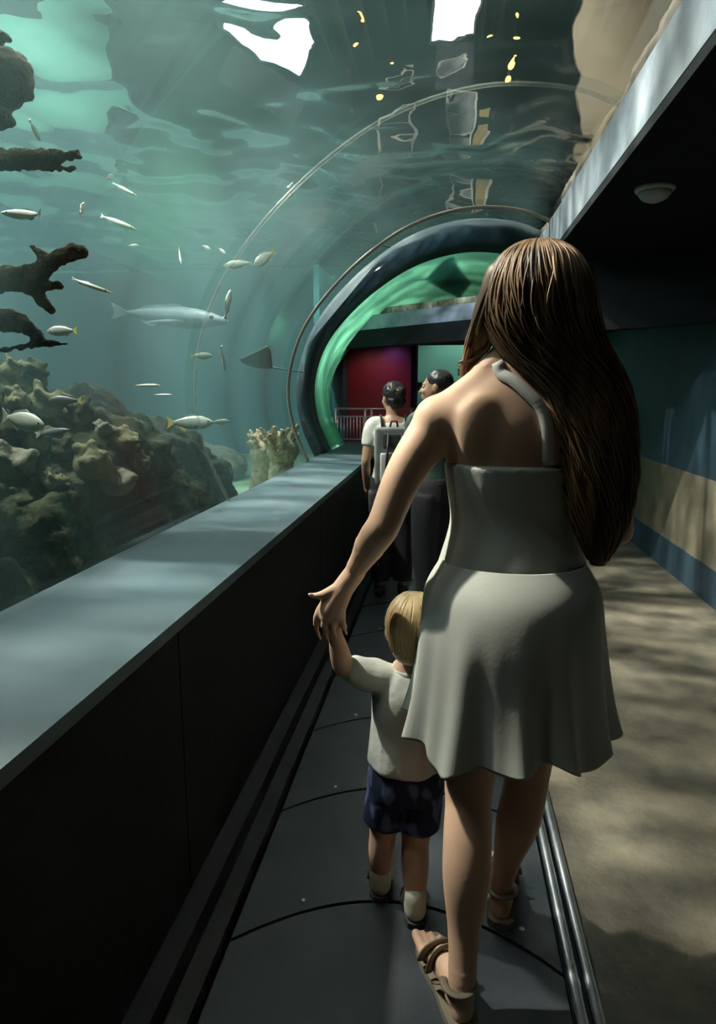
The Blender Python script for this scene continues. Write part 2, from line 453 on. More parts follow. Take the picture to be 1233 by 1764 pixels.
# ---- fascia beam, dark soffit, right wall
o = struct(MB().box((.67, -2.2, 2.28), (.78, 6.9, 2.50)).build('trim_5', 'fascia', smooth=False)); tag(o, 'pale blue grey beam running along the tunnel roof', 'beam')
o = struct(MB().box((.672, -2.2, 2.24), (1.80, 9.0, 2.279)).build('ceiling', 'dark_ceiling', smooth=False)); tag(o, 'black soffit over the static floor', 'ceiling')
wr = struct(empty('wall_right', (1.72, 1.5, 0))); tag(wr, 'dark blue wall with a tan band near the floor', 'wall')
MB().box((1.72, -2.2, .786), (1.80, 9.0, 2.24)).build('wall_upper', 'wall_blue', wr, False)
MB().box((1.71, -2.2, .23), (1.80, 9.0, .786)).build('wall_band', 'wall_tan', wr, False)
MB().box((1.70, -2.2, -.06), (1.80, 9.0, .23)).build('wall_foot', 'wall_blue', wr, False)
o = struct(MB().box((-1.1, -2.3, -.1), (1.85, -2.2, 3.0)).build('wall_rear', 'black_matte', smooth=False)); tag(o, 'black wall behind the visitor', 'wall')
# dome on the soffit
dm = empty('ceiling_dome', (.89, 3.3, 2.24)); tag(dm, 'small grey dome fixture on the black soffit', 'fixture')
b = MB(); rs = []
for r, z in ((.085, 0), (.085, -.012), (.078, -.02)):
    rs.append([(.89 + r * math.cos(a), 3.3 + r * math.sin(a), 2.24 + z) for a in [2 * math.pi * k / 24 for k in range(24)]])
b.rings(rs).build('mounting_ring', 'dome_grey', dm)
b = MB(); rs = []
for k in range(6):
    a_ = k / 5 * math.pi / 2 * .96
    rs.append([(.89 + .07 * math.cos(a_) * math.cos(a), 3.3 + .07 * math.cos(a_) * math.sin(a), 2.22 - .045 * math.sin(a_)) for a in [2 * math.pi * j / 24 for j in range(24)]])
b.rings(rs).build('dome_cover', 'dome_grey', dm)
# ---- lintel across the tunnel exit (runs at a slant)
A = V((-1.15, 6.92, 0)); B_ = V((1.70, 4.50, 0)); d = (B_ - A); nrm = V((d.y, -d.x, 0)).normalized()
def slab(name, z0, z1, th, m, off=0, part=1.0):
    c = A + d * part / 2 + nrm * off; c.z = (z0 + z1) / 2
    return MB().obox(c, d * part / 2, -nrm * th / 2, V((0, 0, (z1 - z0) / 2))).build(name, m, smooth=False)
o = struct(slab('trim_6', 1.93, 2.06, .10, 'fascia', .02, .56)); tag(o, 'pale beam across the tunnel exit', 'beam')
o = struct(slab('trim_7', 1.77, 1.93, .16, 'black_matte')); tag(o, 'black lintel below the pale beam at the tunnel exit', 'lintel')
o = struct(MB().obox(A + d * .80 + V((0, 0, 2.085)), d * .20, -nrm * .05, V((0, 0, .155))).build('wall_over_floor', 'black_matte', smooth=False)); tag(o, 'black panel above the lintel over the static floor', 'wall')
o = struct(slab('wall_header', 2.06, 2.13, .06, 'reef_grey', -.06, .56)); tag(o, 'rough grey wall above the tunnel exit beam', 'wall')

# ---- hall beyond the exit
o = struct(MB().box((-1.30, 8.9, -.06), (-.47, 9.0, 2.6)).build('wall_end', 'maroon', smooth=False)); tag(o, 'maroon wall panel beyond the tunnel exit', 'wall')
o = struct(MB().box((-1.30, 6.9, 1.98), (1.80, 9.5, 2.05)).build('ceiling_exit', 'dark_ceiling', smooth=False)); tag(o, 'black ceiling beyond the tunnel exit', 'ceiling')
o = struct(MB().box((-1.36, 6.9, -.06), (-1.30, 9.6, 2.6)).build('wall_exit_side', 'teal_paint', smooth=False)); tag(o, 'side wall of the exit hall', 'wall')
o = struct(MB().box((-1.30, 7.2, -.06), (.375, 9.5, -.001)).build('floor_exit', 'concrete', smooth=False)); tag(o, 'floor beyond the walkway', 'floor')
w2 = struct(empty('window_2', (.2, 8.9, 0))); tag(w2, 'second aquarium window showing pale teal water', 'window')
MB().box((-.47, 8.86, -.06), (-.41, 8.98, 2.0)).build('window_frame', 'black_matte', w2, False)
MB().box((-.41, 8.90, .30), (1.72, 8.94, 2.0)).build('acrylic_pane', 'acrylic', w2, False)
MB().box((-.41, 8.88, -.06), (1.72, 8.96, .30)).build('window_sill', 'black_matte', w2, False)
o = struct(MB().box((-.47, 10.9, -.06), (2.6, 11.0, 2.9)).build('wall_tank_beyond', 'teal_pale', smooth=False)); tag(o, 'teal back wall of the second tank', 'wall')
o = struct(MB().box((-.47, 8.98, .0), (2.6, 10.9, .25)).build('floor_tank_beyond', 'sand', smooth=False)); tag(o, 'sand floor of the second tank', 'floor')
spot('second_tank_lamp', (.5, 9.85, 2.75), (.35, 10.9, 1.3), 70, (.75, 1, .9), 88, .2)
spot('lintel_fill', (.55, 4.3, 2.36), (-.25, 6.1, 2.0), 60, (.85, .93, 1.0), 55, .03, .8, .9, 30, 2.0)  # added lamp for the exit beam, replacing tank light the collars block
spot('maroon_wash', (-1.0, 8.2, 1.92), (-.95, 8.9, 1.2), 7, (1.0, .35, .35), 90, .05, .8)
spot('violet_wash', (-.72, 8.4, 1.95), (-.7, 8.9, 1.6), 5, (.55, .25, 1.0), 70, .05, .8)
spot('railing_fill', (-.9, 7.1, 1.95), (-.85, 7.8, .9), 9, (1, .85, .8), 90, .06)  # added lamp aimed at the railing to brighten it
# railing on a low plinth
o = struct(MB().box((-1.30, 7.5, -.001), (-.35, 8.1, .76)).build('trim_8', 'ledge', smooth=False)); tag(o, 'pale plinth under the railing', 'plinth')
rl = empty('railing', (-.85, 7.8, .76)); tag(rl, 'metal railing with vertical bars in front of the maroon wall', 'railing')
for z, r in ((1.155, .014), (1.065, .011), (.80, .010)):
    MB().tube([(-1.30, 7.8, z), (-.36, 7.8, z)], r, 8).build('rail', 'rail_metal', rl)
for x in (-1.29, -.94, -.865, -.40): MB().tube([(x, 7.8, .76), (x, 7.8, 1.16)], .016, 8).build('post', 'rail_metal', rl)
bar = MB().tube([(0, 0, .80), (0, 0, 1.065)], .007, 6).mesh('bar', 'rail_metal')
for k in range(24):
    o = bpy.data.objects.new('bar', bar); C.objects.link(o); o.parent = rl; o.matrix_parent_inverse = Matrix.Translation(rl.location).inverted()
    o.location = (-1.265 + k * .038, 7.8, 0)

# ---- tank shell
TX0, TX1, TY0, TY1 = -8.0, 1.3, -3.0, 11.0
o = struct(MB().box((TX0, TY0, .38), (-1.02, TY1, .45)).build('floor_tank', 'sand', smooth=False)); tag(o, 'greenish sand on the tank floor', 'sand floor')
o = struct(MB().box((TX0 - .1, TY0, .38), (TX0, TY1, 3.06)).build('wall_tank_side', 'teal_paint', smooth=False)); tag(o, 'far side wall of the tank', 'wall')
o = struct(MB().box((TX0, 9.6, .38), (-.47, 9.7, 3.06)).box((-.47, 9.6, 2.1), (1.5, 9.7, 3.06)).build('wall_tank_end', 'teal_paint', smooth=False)); tag(o, 'teal end wall of the tank', 'wall')
o = struct(MB().box((TX0, TY0 - .1, .38), (-1.1, TY0, 3.06)).build('wall_tank_rear', 'teal_paint', smooth=False)); tag(o, 'tank wall behind the visitor', 'wall')
# water surface with real ripples
WZ = 3.08
b = MB(); nx, ny = 150, 200
wx0, wx1, wy0, wy1 = TX0 + .01, 1.5, TY0 + .01, 9.59
vs = []
for j in range(ny + 1):
    for i in range(nx + 1):
        x = wx0 + (wx1 - wx0) * i / nx; y = wy0 + (wy1 - wy0) * j / ny
        z = .06 * noise.noise(V((x * 1.1, y * .9, 0))) + .040 * noise.noise(V((x * 2.6, y * 2.1, 5))) + .013 * noise.noise(V((x * 6.5, y * 5, 9)))
        vs.append((x, y, WZ + z))
b.add(vs, [(j * (nx + 1) + i, j * (nx + 1) + i + 1, (j + 1) * (nx + 1) + i + 1, (j + 1) * (nx + 1) + i) for j in range(ny) for i in range(nx)])
me = bpy.data.meshes.new('water_surface'); me.from_pydata([tuple(p) for p in b.v], [], b.f); me.materials.append(MATS['water_surface'])
for p in me.polygons: p.use_smooth = True
o = bpy.data.objects.new('water_surface', me); C.objects.link(o); tag(o, 'rippling water surface above the tunnel', 'water', kind='stuff')
# the water body itself: thin teal haze between the tunnel and the tank walls
m, nt, b = new_mat('water_body'); nt.nodes.remove(b); m.cycles.homogeneous_volume = True
vsn = nd(nt, 'ShaderNodeVolumeScatter', Density=.13, Anisotropy=.2); vsn.inputs['Color'].default_value = (.50, .93, .95, 1)
van = nd(nt, 'ShaderNodeVolumeAbsorption', Density=.07); van.inputs['Color'].default_value = (.28, .80, .86, 1)
ads = nd(nt, 'ShaderNodeAddShader')
nt.links.new(vsn.outputs[0], ads.inputs[0]); nt.links.new(van.outputs[0], ads.inputs[1])
nt.links.new(ads.outputs[0], nt.nodes['Material Output'].inputs['Volume'])
cs = [(-1.10, .455)] + [(p[0] + pnorm(i).x * .075, p[1] + pnorm(i).z * .075) for i, p in enumerate(PROF)] + [(.69, 2.99), (TX0 + .02, 2.99), (TX0 + .02, .455)]
o = MB().rings([[(x, y, z) for x, z in cs] for y in (TY0 + .02, 9.58)]).build('water_body', 'water_body', smooth=False)
tag(o, 'hazy teal water filling the tank', 'water', kind='stuff')
# rock bank beside the roof beam
b = MB(); rs = []
for k in range(70):
    y = 1.0 + k * .125
    base = []
    prof = [(.70, 2.50), (.72, 2.60), (.80, 2.68), (.95, 2.74), (1.2, 2.80), (1.6, 2.86), (1.6, 2.4), (.79, 2.4)]
    for i, (x, z) in enumerate(catmull(prof + [prof[0]], 4)[:-1]):
        k_ = fbm((x, y, z), 2.2) * .16 + fbm((x + 9, y, z), 6) * .05
        if z > 2.52: x += k_ * .9 - .02; z += k_ * .9
        base.append((max(x, .685), y, z))
    rs.append(base)
o = struct(b.rings(rs).build('trim_9', 'bank_rock')); tag(o, 'brown rock bank along the roof beam outside the tunnel', 'rock bank')

# ---- dark hall over the tank
o = struct(MB().box((-12, -6, 7.2), (8, 16, 7.3)).build('ceiling_hall', 'hall_dark', smooth=False)); tag(o, 'dark hall ceiling above the tank', 'ceiling')
o = struct(MB().box((-12, 14, 2.5), (8, 14.1, 7.2)).build('wall_hall_end', 'hall_dark', smooth=False)); tag(o, 'dark far wall of the hall above the tank', 'wall')
o = struct(MB().box((-12.1, -6, 2.5), (-12, 14, 7.2)).build('wall_hall_side', 'hall_dark', smooth=False)); tag(o, 'dark side wall of the hall above the tank', 'wall')
o = struct(MB().box((1.62, 10.0, 2.6), (6.0, 10.15, 7.2)).build('wall_hall_beige', 'beige_wall', smooth=False)); tag(o, 'beige wall above the water', 'wall')
o = struct(MB().box((-12, 9.72, 2.92), (8, 14, 3.0)).build('floor_hall', 'hall_dark', smooth=False)); tag(o, 'dark deck of the hall behind the tank', 'floor')
gx = -6.7
o = struct(MB().box((gx - 4.6, 13.85, 3.0), (gx, 13.98, 7.2)).build('green_reflection_panel', 'mint_reflection', smooth=False)); tag(o, 'added mint panel standing in for green reflections on the water surface', 'wall')  # added panel, its mint colour imitates green reflections in the ripples
spot('mint_panel_fill', (gx - 1.8, 11.0, 6.9), (gx - 2.0, 13.9, 5.2), 420, (.9, 1, .95), 110, .2, .8)  # lamp added only to light the mint panel
spot('beige_wall_lamp', (3.0, 7.0, 6.8), (2.6, 10, 5.0), 160, (1, .86, .66), 110, .15, .8)
# things in the hall, seen through the water surface
R = math.radians
N_SURF = 1.045
def hall(u, v, Y):                     # where in the hall a thing stands that shows at (u, v) through the surface
    d = ray(u, v).normalized(); P = V((0, 0, CAM_H)) + d * ((WZ - CAM_H) / d.z)
    h = V((d.x, d.y, 0)); ce = min(.9995, h.length * N_SURF); h.normalize()
    e = V((h.x * ce, h.y * ce, math.sqrt(1 - ce * ce)))
    return P + e * ((Y - P.y) / e.y)
def flood(u, v, Y, w, h, m, label, tilt=0.0):
    p = hall(u, v, Y)
    t = empty('floodlight', p); tag(t, label, 'light')
    ca, sa = math.cos(tilt), math.sin(tilt); ax, az = V((ca, 0, sa)), V((-sa, 0, ca))
    MB().obox(p + V((0, .01, 0)), ax * w / 2, V((0, .01, 0)), az * h / 2).build('light_panel', m, t, False)
    MB().obox(p + V((0, .09, 0)), ax * (w / 2 + .03), V((0, .07, 0)), az * (h / 2 + .03)).build('housing', 'lamp_body', t, False)
    MB().tube([(p.x, p.y + .1, p.z + h / 2), (p.x, p.y + .1, 7.2)], .02, 8).build('hanger', 'lamp_body', t)
flood(450, 40, 9.0, 1.15, .45, 'lamp_white', 'large white floodlight seen through the water at upper left', R(-32))
flood(785, 8, 9.0, .45, .5, 'lamp_violet', 'white floodlight seen through the water near the dark hall wall')
blabel = ['orange bulb seen through the water beside the large floodlight', 'orange bulb just below the topmost bulb over the tunnel',
          'orange bulb lowest over the middle of the tunnel', 'orange bulb near the beige wall at the top',
          'orange bulb below the smaller floodlight on its right', 'orange bulb closest to the rock bank']
for (u, v), lb in zip([(600, 8), (606, 72), (655, 128), (895, 22), (852, 78), (885, 98)], blabel):
    p = hall(u, v, 11.0)
    t = empty('pendant_bulb', p); tag(t, lb, 'light', 'orange bulbs in the hall above the tank')
    MB().ell(p, (.035, .035, .055), nu=10, nv=8).build('bulb', 'bulb_orange', t)
    MB().tube([p + V((0, 0, .04)), p + V((0, 0, .10))], .02, 8).build('socket', 'lamp_body', t)
    MB().tube([p + V((0, 0, .09)), V((p.x, p.y, 7.2))], .005, 5).build('cord', 'lamp_body', t)
# framed screens and a board standing above the water
def screen(u0, v0, u1, v1, Y, label, pane):
    a = hall(u0, v1, Y); b_ = hall(u1, v0, Y); a.x, b_.x = min(a.x, b_.x), max(a.x, b_.x)
    t = empty('framed_screen', (a.x, Y, a.z)); tag(t, label, 'screen', 'framed screens in the hall above the tank')
    w = .035
    for z in (a.z, b_.z, (a.z * .45 + b_.z * .55)): MB().box((a.x, Y - .03, z - w / 2), (b_.x, Y + .03, z + w / 2)).build('frame_bar', 'frame_white', t, False)
    for x in (a.x, b_.x): MB().box((x - w / 2, Y - .03, 3.0), (x + w / 2, Y + .03, b_.z)).build('frame_post', 'frame_white', t, False)
    MB().box((a.x + w / 2, Y - .008, a.z), (b_.x - w / 2, Y + .008, b_.z)).build('screen_sheet', pane, t, False)
screen(762, 135, 818, 270, 10.2, 'grey mesh screen in a pale metal frame above the water', 'mesh_grey')
screen(655, 160, 715, 250, 11.0, 'smaller dark screen in a thin pale frame above the water', 'hall_dark')
a = hall(822, 270, 10.4); b_ = hall(850, 180, 10.4)
t = empty('board', (a.x, 10.4, a.z)); tag(t, 'tan upright board beside the grey mesh screen above the water', 'board')
MB().box((a.x, 10.37, 3.0), (b_.x, 10.43, b_.z)).build('board_sheet', 'board_tan', t, False)
MB().box((b_.x, 10.36, 3.0), (b_.x + .05, 10.44, b_.z - .3)).build('edge_strip', 'frame_white', t, False)
spot('hall_lamp', (.5, 7.5, 6.9), (.3, 10.5, 4.2), 420, (1, .92, .8), 80, .15, .8)

# ================================================================== TANK LIFE
def rock(name, parts, m, label, voxel=.03, amp=.06, fr=3.0, cat='rock', group=None, seed=0):
    b = MB()
    for c, r in parts: b.ell(c, r)
    def dsp(p):
        q = V(p) + V((seed, 0, 0))
        return amp * (fbm(q, fr, 4)) + amp * .8 * abs(noise.noise(q * fr * 2.6)) + amp * .35 * abs(noise.noise(q * fr * 6))
    o = b.fuse(name, m, None, voxel, 2, dsp); return tag(o, label, cat, group)
P = at
rock('reef_rock', [((-2.05, 3.0, .75), (.5, .6, .42)), ((-1.75, 3.2, .95), (.33, .4, .28)), ((-2.2, 2.9, 1.15), (.35, .4, .3)), ((-1.6, 3.4, .62), (.3, .5, .3))], 'reef',
     'dark knobbly reef mound at the left edge of the tank', .026, .085, 3.4, 'reef', 'reef mounds', 2)
rock('reef_rock', [((-2.1, 4.2, .75), (.55, .6, .45)), ((-2.35, 4.1, 1.05), (.35, .4, .32)), ((-1.75, 4.3, .62), (.28, .4, .3))], 'reef',
     'dark reef mound behind the leftmost mound', .026, .08, 3.2, 'reef', 'reef mounds', 11)
rock('reef_rock', [((-2.15, 2.05, .55), (.42, .4, .28)), ((-1.9, 2.35, .50), (.2, .3, .16))], 'reef', 'low dark reef mound nearest to the ledge', .026, .07, 3.6, 'reef', 'reef mounds', 5)
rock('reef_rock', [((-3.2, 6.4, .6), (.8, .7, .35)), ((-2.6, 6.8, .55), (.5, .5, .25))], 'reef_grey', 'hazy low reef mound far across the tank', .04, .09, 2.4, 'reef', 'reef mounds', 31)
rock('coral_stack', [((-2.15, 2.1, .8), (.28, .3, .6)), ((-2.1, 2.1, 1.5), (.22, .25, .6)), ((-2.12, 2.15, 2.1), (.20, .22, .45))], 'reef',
     'dark coral pillar at the left edge of the window', .026, .06, 3, 'reef', None, 7)
bpy.context.view_layer.update()
reefs = [o for o in C.objects if o.name.startswith('reef_rock')]
rt = [BVHTree.FromPolygons([v.co for v in o.data.vertices], [tuple(p.vertices) for p in o.data.polygons]) for o in reefs]
kn = []
for q in range(4):
    b = MB(); rq = random.Random(q)
    b.ell((0, 0, 0), (.05, .05, .035))
    for k in range(11):
        a = rq.uniform(0, 6.28); r_ = rq.uniform(.01, .05); b.limb([(0, 0, 0), (math.cos(a) * r_, math.sin(a) * r_, rq.uniform(.02, .06))], [.015, rq.uniform(.008, .017)], 7, 2)
    tmp = b.fuse('knobbly_coral', ['coral_olive', 'reef', 'coral_grey', 'coral_olive'][q], None, .009, 2); kn.append(tmp.data); bpy.data.objects.remove(tmp)
rq = random.Random(21); n_ = 0
spots_ = [(20, 640), (55, 652), (90, 640), (130, 655), (165, 648), (195, 668), (225, 690), (30, 690), (75, 700), (140, 715), (180, 740), (215, 760), (60, 760), (110, 770), (20, 800), (160, 800), (90, 830), (40, 860), (200, 825), (240, 800)]
used_ = set()
for i_, (u, v) in enumerate(spots_):
    d_ = ray(u, v).normalized(); best = None
    for t_ in rt:
        h = t_.ray_cast(V((0, 0, CAM_H)), d_)
        if h[0] and (best is None or h[3] < best[3]): best = h
    if not best: continue
    o = bpy.data.objects.new('knobbly_coral', kn[i_ % 4]); C.objects.link(o)
    nrm_ = (best[1] + V((0, 0, .8))).normalized()
    o.location = best[0]; o.rotation_euler = nrm_.to_track_quat('Z', 'Y').to_euler(); k_ = rq.uniform(.9, 1.9); o.scale = (k_, k_, k_ * rq.uniform(.7, 1.1))
    kind_ = ['olive knobbly coral head', 'dark knobbly coral head', 'grey knobbly coral head', 'olive clustered coral head'][i_ % 4]
    row_ = 'upper crest' if v < 695 else 'middle slope' if v < 765 else 'lower slope'
    side_ = ['at the left edge', 'left of centre', 'near the middle', 'right of centre', 'at the right end'][min(4, int(u / 50))]
    lb_ = kind_ + ' on the ' + row_ + ' of the reef ' + side_
    if lb_ in used_: lb_ = lb_.replace('coral head', 'coral head, lower one,')
    used_.add(lb_)
    tag(o, lb_, 'coral', 'coral heads on the reef')
# dark rock ledges near the top left
a = P(5, 140, 2.2); rock('rock_ledge', [(a + V((-.22, 0, 0)), (.30, .16, .11)), (a + V((-.05, 0, .02)), (.13, .1, .085)), (a + V((-.12, 0, -.10)), (.14, .1, .035))], 'coral_brown',
     'dark rock lump jutting in at the top left', .012, .018, 9, 'rock', None, 3)
def coral(name, branches, m, label, Y, ref=(0, 0), voxel=.008, amp=.010, thick=1.0, group=None):
    b = MB()
    for br in branches:
        pts, rad = [], []
        for (u, v, r, *dy) in br:
            pts.append(P(u, v, Y + (dy[0] if dy else 0))); rad.append(r * thick * Y / F_PX)
        b.limb(pts, rad, 10, 5)
    def dsp(p): return amp * fbm(p, 22, 3) + amp * .5 * fbm(p, 60, 2)
    o = b.fuse(name, m, None, voxel, 3, dsp); return tag(o, label, 'coral', group)
coral('branching_coral', [[(-170, 470, 30), (-60, 478, 26), (20, 482, 21), (60, 470, 17), (85, 455, 15), (110, 440, 12), (142, 434, 9)],
                          [(80, 460, 15), (105, 440, 11), (124, 425, 6)], [(75, 462, 13), (72, 440, 9), (52, 424, 4)],
                          [(30, 482, 18), (70, 490, 13), (105, 493, 8)], [(35, 486, 16), (65, 510, 12), (88, 533, 8)]], 'coral_brown',
      'brown antler shaped coral reaching in from the left', 2.1, group='branching corals')
coral('branching_coral', [[(-160, 560, 26), (-40, 548, 24), (20, 555, 17), (50, 568, 12)], [(20, 548, 14), (48, 555, 9), (62, 575, 8), (75, 590, 7), (95, 592, 5), (118, 592, 3)],
                          [(66, 590, 7), (40, 597, 5), (0, 604, 5), (-60, 600, 8)]], 'coral_brown',
      'thin forked coral below the antler shaped coral', 2.2, group='branching corals')
coral('branching_coral', [[(-170, 285, 22), (-40, 278, 19), (30, 275, 17), (70, 272, 15), (100, 268, 10), (137, 270, 6)], [(60, 284, 10), (100, 290, 6), (128, 290, 5)], [(110, 268, 7), (134, 262, 5)]], 'coral_brown',
      'flat two pronged coral high at the left edge', 2.1, group='branching corals')
coral('branching_coral', [[(-120, 60, 22), (-40, 62, 16), (0, 64, 11), (16, 68, 6)]], 'coral_brown', 'small dark coral tip in the top left corner', 2.1, group='branching corals')
# tan frilly coral by the ledge near the tunnel exit
def frilly(cu, cv, Y, n, label, sd):
    rnd = random.Random(sd); b = MB(); base = P(cu, cv, Y)
    for k in range(n):
        a = rnd.uniform(0, 6.28); r = rnd.uniform(.02, .15); h = rnd.uniform(.06, .17)
        p0 = base + V((math.cos(a) * r * .6 - .02, math.sin(a) * r, -.10)); p1 = p0 + V((math.cos(a) * .02, math.sin(a) * .04, h * .6)); p2 = p1 + V((math.cos(a) * .05, math.sin(a) * .05, h * .5))
        b.limb([p0, p1, p2], [.022, .021, .018], 8, 3)
    b.ell(base + V((0, 0, -.12)), (.13, .16, .10))
    b.limb([base + V((-.01, 0, -.15)), V((base.x - .02, base.y, .43))], [.09, .14], 12, 3)
    o = b.fuse('frilly_coral', 'coral_tan', None, .010, 2, lambda p: .010 * fbm(p, 26, 3)); tag(o, label, 'coral', 'frilly tan corals by the tunnel exit')
frilly(487, 752, 5.35, 34, 'pale tan frilly coral standing left of the tunnel exit', 1)
frilly(455, 758, 5.9, 26, 'tan frilly coral left of the paler coral by the tunnel exit', 2)

def fish(u, v, Y, length, yaw, label, body='fish_silver', tail='fish_silver', tall=.30, thin=.12, roll=0, pitch=0, group='small fish in the tank', bend=0.0, name='fish', cat='fish'):
    """length in metres; nose points along +x before yaw / pitch / roll"""
    c = P(u, v, Y)
    M = (Matrix.Rotation(yaw, 3, 'Z') @ Matrix.Rotation(-pitch, 3, 'Y') @ Matrix.Rotation(roll, 3, 'X'))
    L_ = length
    def T(p):
        x, y, z = p; y += bend * L_ * ((x / L_) ** 2) * 2; return c + M @ V((x, y, z))
    t = empty(name, c); tag(t, label, cat, group)
    b = MB(); rs = []
    for s_, h, w in ((.5, .02, .02), (.46, .30, .35), (.38, .62, .72), (.25, .92, .98), (.1, 1, 1), (-.08, .86, .8), (-.22, .56, .5), (-.33, .27, .25), (-.38, .2, .14)):
        rs.append([T((s_ * L_, math.cos(a) * w * thin * L_ / 2, math.sin(a) * h * tall * L_ / 2)) for a in [2 * math.pi * k / 12 for k in range(12)]])
    bo = b.rings(rs).build('body', body, t)
    def fin(nm, pts, m):
        th = .008 * L_
        k = len(pts)
        MB().add([T((x * L_, th, z * L_)) for x, z in pts] + [T((x * L_, -th, z * L_)) for x, z in pts],
                 [tuple(range(k)), tuple(reversed(range(k, 2 * k)))] + [(i, (i + 1) % k, k + (i + 1) % k, k + i) for i in range(k)]).build(nm, m, t, False)
    tt = tall / .3
    fin('tail_fin', [(-.36, .03 * tt), (-.50, .13 * tt), (-.465, 0), (-.50, -.13 * tt), (-.36, -.03 * tt)], tail)
    fin('dorsal_fin', [(.15, tall * .46), (.05, tall * .62), (-.22, tall * .40), (-.25, tall * .22), (0, tall * .4)], tail if tail != 'fish_yellow' else body)
    fin('anal_fin', [(-.05, -tall * .38), (-.12, -tall * .55), (-.24, -tall * .36), (-.22, -tall * .22)], tail)
    e = MB()
    for sgn in (1, -1): e.ell(T((.38 * L_, sgn * thin * L_ * .30, tall * .10 * L_)), (.018 * L_,) * 3, None, 8, 6)
    e.build('eye', 'eye_dark', bo)
    return t
fish(40, 725, 2.5, .22, R(-12), 'large silver fish low at the left edge before the reef', tall=.36, pitch=R(-10))
fish(328, 728, 3.7, .27, R(8), 'silver fish with yellow edged tail in open water near the sand', tail='fish_yellow', tall=.30)
fish(380, 727, 4.2, .13, R(15), 'tiny silver fish just ahead of the yellow edged one')
fish(107, 570, 2.6, .14, R(175), 'small silver fish with a yellow tail beside the forked coral', tail='fish_yellow', tall=.30)
fish(112, 690, 2.75, .15, R(185), 'small dark fish with a bright yellow tail before the reef', body='fish_grey', tail='fish_yellow')
fish(45, 370, 2.4, .18, R(170), 'pale slim fish high at the left edge', body='fish_pale', tall=.2, bend=.3, pitch=R(5))
fish(142, 360, 2.8, .10, R(100), 'pale fish seen end on above the antler shaped coral', body='fish_pale', tall=.34, pitch=R(40))
fish(200, 382, 3.2, .22, R(-10), 'slim pale fish slanting down right of the pale end on fish', body='fish_pale', tall=.12, pitch=R(-22), bend=.2)
fish(212, 325, 3.4, .17, R(-12), 'slim pale fish slanting down, the highest of the slanting ones', body='fish_pale', tall=.10, pitch=R(-28), bend=.2)
fish(190, 305, 3.2, .08, R(90), 'tiny pale fish near the prongs of the flat coral', body='fish_pale', pitch=R(30))
fish(60, 225, 2.6, .08, R(80), 'tiny pale fish between the dark rock lump and the flat coral', body='fish_pale', pitch=R(-50))
fish(150, 490, 2.45, .19, R(-8), 'bright white slim fish beside the antler shaped coral', body='fish_pale', tall=.09, pitch=R(-20), bend=.35)
fish(410, 455, 4.2, .20, R(175), 'pale fish with a lit back, left one of a pair in open water', body='fish_pale', tall=.26, pitch=R(-4))
fish(455, 445, 4.3, .16, R(190), 'pale fish with a yellow back, right one of a pair in open water', body='fish_pale', tail='fish_yellow', tall=.42, pitch=R(-35))
fish(230, 423, 3.6, .06, R(10), 'tiny pale fish under the slanting fish', body='fish_pale')
fish(310, 440, 3.8, .13, R(-60), 'slim pale fish diving left of the lit pair', body='fish_pale', tall=.14, pitch=R(-55))
fish(355, 426, 4.0, .07, R(-20), 'tiny pale fish, left one of two above the lit pair', body='fish_pale', pitch=R(-25))
fish(382, 432, 4.0, .07, R(-20), 'tiny pale fish, right one of two above the lit pair', body='fish_pale', pitch=R(-35))
fish(392, 525, 4.2, .20, R(70), 'pale fish hanging head up below the lit pair', body='fish_pale', tall=.26, pitch=R(70))
fish(347, 613, 3.9, .13, R(20), 'small silver fish with yellow fins under the grey shark', tail='fish_yellow', tall=.32)
fish(384, 618, 4.1, .16, R(80), 'narrow pale fish hanging upright beside the shark', body='fish_pale', tall=.2, pitch=R(-75))
fish(252, 664, 3.3, .15, R(5), 'slim silver fish skimming the top of the reef', tall=.12, body='fish_pale')
fish(280, 680, 3.4, .11, R(2), 'slim bright fish just below the one skimming the reef', tall=.10, body='fish_pale')
fish(90, 745, 2.7, .20, R(-15), 'slim grey fish against the dark reef', body='fish_grey', tall=.16, pitch=R(8))
# long grey shark in mid water, grey ray nearer the exit, dark fish over the exit
def shark(u, v, Y, length, yaw, pitch, label, m):
    t = fish(u, v, Y, length, yaw, label, body=m, tail=m, tall=.15, thin=.13, pitch=pitch, group=None, name='shark', cat='shark')
    c = P(u, v, Y); M = Matrix.Rotation(yaw, 3, 'Z') @ Matrix.Rotation(-pitch, 3, 'Y')
    for sg in (1, -1):
        pts = [V((.18, sg * .05, -.03)), V((.02, sg * .24, -.07)), V((-.03, sg * .22, -.07)), V((.05, sg * .05, -.03))]
        MB().add([c + M @ (p * length) for p in pts] + [c + M @ ((p + V((0, 0, .012))) * length) for p in pts],
                 [(0, 1, 2, 3), (7, 6, 5, 4), (0, 4, 5, 1), (1, 5, 6, 2), (2, 6, 7, 3), (3, 7, 4, 0)]).build('pectoral_fin', m, t, False)
shark(290, 545, 6.2, 1.3, R(-12), R(-6), 'long grey blue shark gliding in mid water', 'fish_grey')
